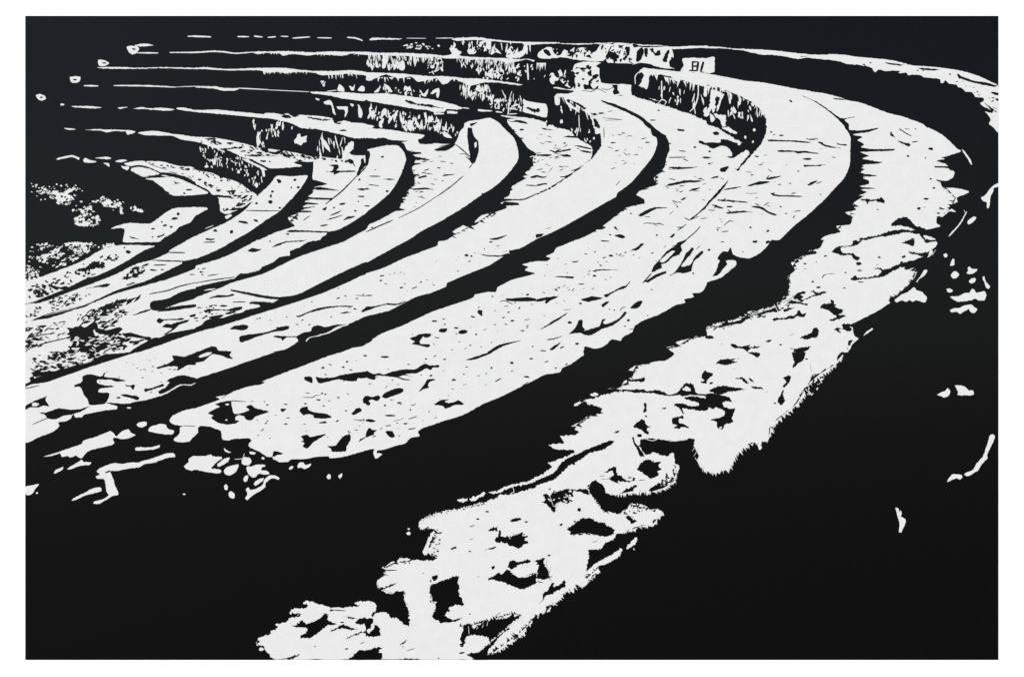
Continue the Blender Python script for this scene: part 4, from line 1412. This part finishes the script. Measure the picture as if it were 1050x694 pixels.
parts, cur = [], None
for line in DRAWING.strip().split('\n'):
    line = line.strip()
    if not line:
        continue
    if line[0] == '@':
        name = line[1:].split('|')[0]
        if name.endswith('+'):
            cur = [p for p in parts if p['name'] == name[:-1]][-1]
        else:
            cur = {'name': name, 'label': line.split('|')[1], 'shapes': [], 'sub': {}}
            parts.append(cur)
        continue
    if line[0] == '~':
        cur['into'] = line[1:]
        continue
    n = cur.get('into') or ('riser_streaks' if cur['name'] == 'row_line' and line[0] in 'SR' else None)
    (cur['sub'].setdefault(n, []) if n else cur['shapes']).extend(
        shapes(line, *({'grass_slope': (.5, 1.0), 'rubble_ground': (.4, .9)}.get(cur['name'], (.36, 1.0) if cur['name'] in
               ('outer_terrace', 'row_line', 'riser_top') and line[0] in 'KV' else (.36, 1.0) if n else (.16, 1.4)))))

# separate patches are parts of their own; what is cut into a patch goes with it
split = []
for p in parts:
    if p['name'] in ('scattered_patch', 'ragged_edge'):
        own = []
        for lay, P in p['shapes']:
            if lay == 1:
                own.append({'name': p['name'], 'label': p['label'], 'shapes': [(lay, P)], 'sub': {}})
        for lay, P in p['shapes']:
            if lay != 1:
                c = (sum(a[0] for a in P) / len(P), sum(a[1] for a in P) / len(P))
                hit = [q for q in own if inside(c, q['shapes'][0][1])] or [min(own, key=lambda q: math.dist(q['shapes'][0][1][0], c))]
                hit[0]['shapes'].append((lay, P))
        split += own
    else:
        split.append(p)
parts = split

done = [0]
def build_part(name, label, shp, parent):
    """one flat mesh without overlaps: every cell takes the colour of the topmost shape covering it"""
    pts, edges, polys = [], [], []
    for lay, P in shp:
        Q = []
        for x, y in P:
            q = (min(max(x, X0), X1), min(max(y, Y0), Y1))
            if not Q or math.dist(q, Q[-1]) > 0.02:
                Q.append(q)
        if len(Q) < 3 or abs(sum(Q[i-1][0] * Q[i][1] - Q[i][0] * Q[i-1][1] for i in range(len(Q)))) < 0.1:
            continue
        b = len(pts)
        edges += [(b + i, b + (i + 1) % len(Q)) for i in range(len(Q))]
        polys.append((lay, np.array(Q)))
        pts += [Vector(q) for q in Q]
    tv, te, tf, _v, _e, _f = delaunay_2d_cdt(pts, edges, [], 0, 1e-4)
    T = np.array([list(v) for v in tv]); C = T[np.array([f[:3] for f in tf])].mean(axis=1)
    top = np.zeros(len(C), int)
    for lay, Q in polys:
        (lx, ly), (hx, hy) = Q.min(axis=0), Q.max(axis=0)
        idx = np.nonzero((C[:, 0] > lx) & (C[:, 0] < hx) & (C[:, 1] > ly) & (C[:, 1] < hy) & (top < lay))[0]
        if not len(idx):
            continue
        cx_, cy_ = C[idx, 0], C[idx, 1]
        hit = np.zeros(len(idx), bool)
        for a, b in zip(Q, np.roll(Q, -1, axis=0)):
            if a[1] == b[1]:
                continue
            hit ^= ((a[1] > cy_) != (b[1] > cy_)) & (cx_ < (b[0] - a[0]) * (cy_ - a[1]) / (b[1] - a[1]) + a[0])
        top[idx[hit]] = lay
    done[0] += 1
    V, F, M, key = [], [], [], {}
    for f, lay in zip(tf, top.tolist()):
        if not lay:
            continue
        y = FRONT - 0.00011 * lay - (done[0] % 34) * 0.0000028
        (ax, ay), (bx, by), (cx, cy) = [tv[i] for i in f[:3]]
        if (bx - ax) * (cy - ay) - (cx - ax) * (by - ay) > 0:
            f = f[::-1]
        g = []
        for i in f:
            if (i, lay) not in key:
                key[(i, lay)] = len(V); V.append((px(tv[i][0]), y, pz(tv[i][1])))
            g.append(key[(i, lay)])
        F.append(tuple(g)); M.append(1 if lay == 2 else 0)
    me = bpy.data.meshes.new(name)
    me.from_pydata(V, [], F)
    me.materials.append(PAPER); me.materials.append(INK)
    me.polygons.foreach_set('material_index', M)
    me.update()
    o = link(bpy.data.objects.new(name, me), parent)
    if label:
        o['label'] = label
    return o

for p in parts:
    o = build_part(p['name'], p['label'], p['shapes'], art)
    for n, shp in p['sub'].items():
        if shp:
            build_part(n, None, shp, o)

wall = box('plaster_wall', WALL, -6, 6, 0, 0.25, 0, 4.2)
wall['label'] = 'plain bright white plastered wall that the black print hangs on'
wall['category'] = 'wall'

me = bpy.data.meshes.new('ground')
me.from_pydata([(-200, -200, 0), (200, -200, 0), (200, 200, 0), (-200, 200, 0)], [], [(0, 1, 2, 3)])
me.materials.append(GROUND)
g = link(bpy.data.objects.new('ground', me)); g['kind'] = 'structure'

# ------------------------------------------------------------------ light
SUN_EL, SUN_AZ = math.radians(38), math.radians(-36)   # azimuth from straight behind the viewer, + = right
d = Vector((math.sin(SUN_AZ) * math.cos(SUN_EL), -math.cos(SUN_AZ) * math.cos(SUN_EL), math.sin(SUN_EL)))
ld = bpy.data.lights.new('sun', 'SUN'); ld.energy = 3.6; ld.angle = math.radians(0.5); ld.color = (1, .955, .9)
sun = link(bpy.data.objects.new('sun', ld))
sun.rotation_euler = (-d).to_track_quat('-Z', 'Y').to_euler()
sun.location = d * 20

w = bpy.data.worlds.new('World'); scene.world = w; w.use_nodes = True
nt = w.node_tree
sky = nt.nodes.new('ShaderNodeTexSky'); sky.sky_type = 'NISHITA'; sky.sun_disc = False; sky.dust_density = 0.3; sky.air_density = 1.0; sky.ozone_density = 2.5; sky.altitude = 1200
sky.sun_elevation = SUN_EL
sky.sun_rotation = math.atan2(d.x, d.y)
bg = nt.nodes['Background']; bg.inputs['Strength'].default_value = 0.07
nt.links.new(sky.outputs[0], bg.inputs['Color'])

cam = bpy.data.cameras.new('camera'); cam.lens = 50; cam.sensor_width = 36; cam.clip_end = 1000; cam.clip_start = .05
co = link(bpy.data.objects.new('camera', cam))
D = 1050 * S * 50 / 36
co.location = (0, -D - 0.004 + FRONT, HC); co.rotation_euler = (math.pi / 2, 0, 0)
scene.camera = co

vs = scene.view_settings
vs.view_transform = 'Standard'; vs.look = 'None'; vs.gamma = 1; vs.use_curve_mapping = False
vs.exposure = 0.66
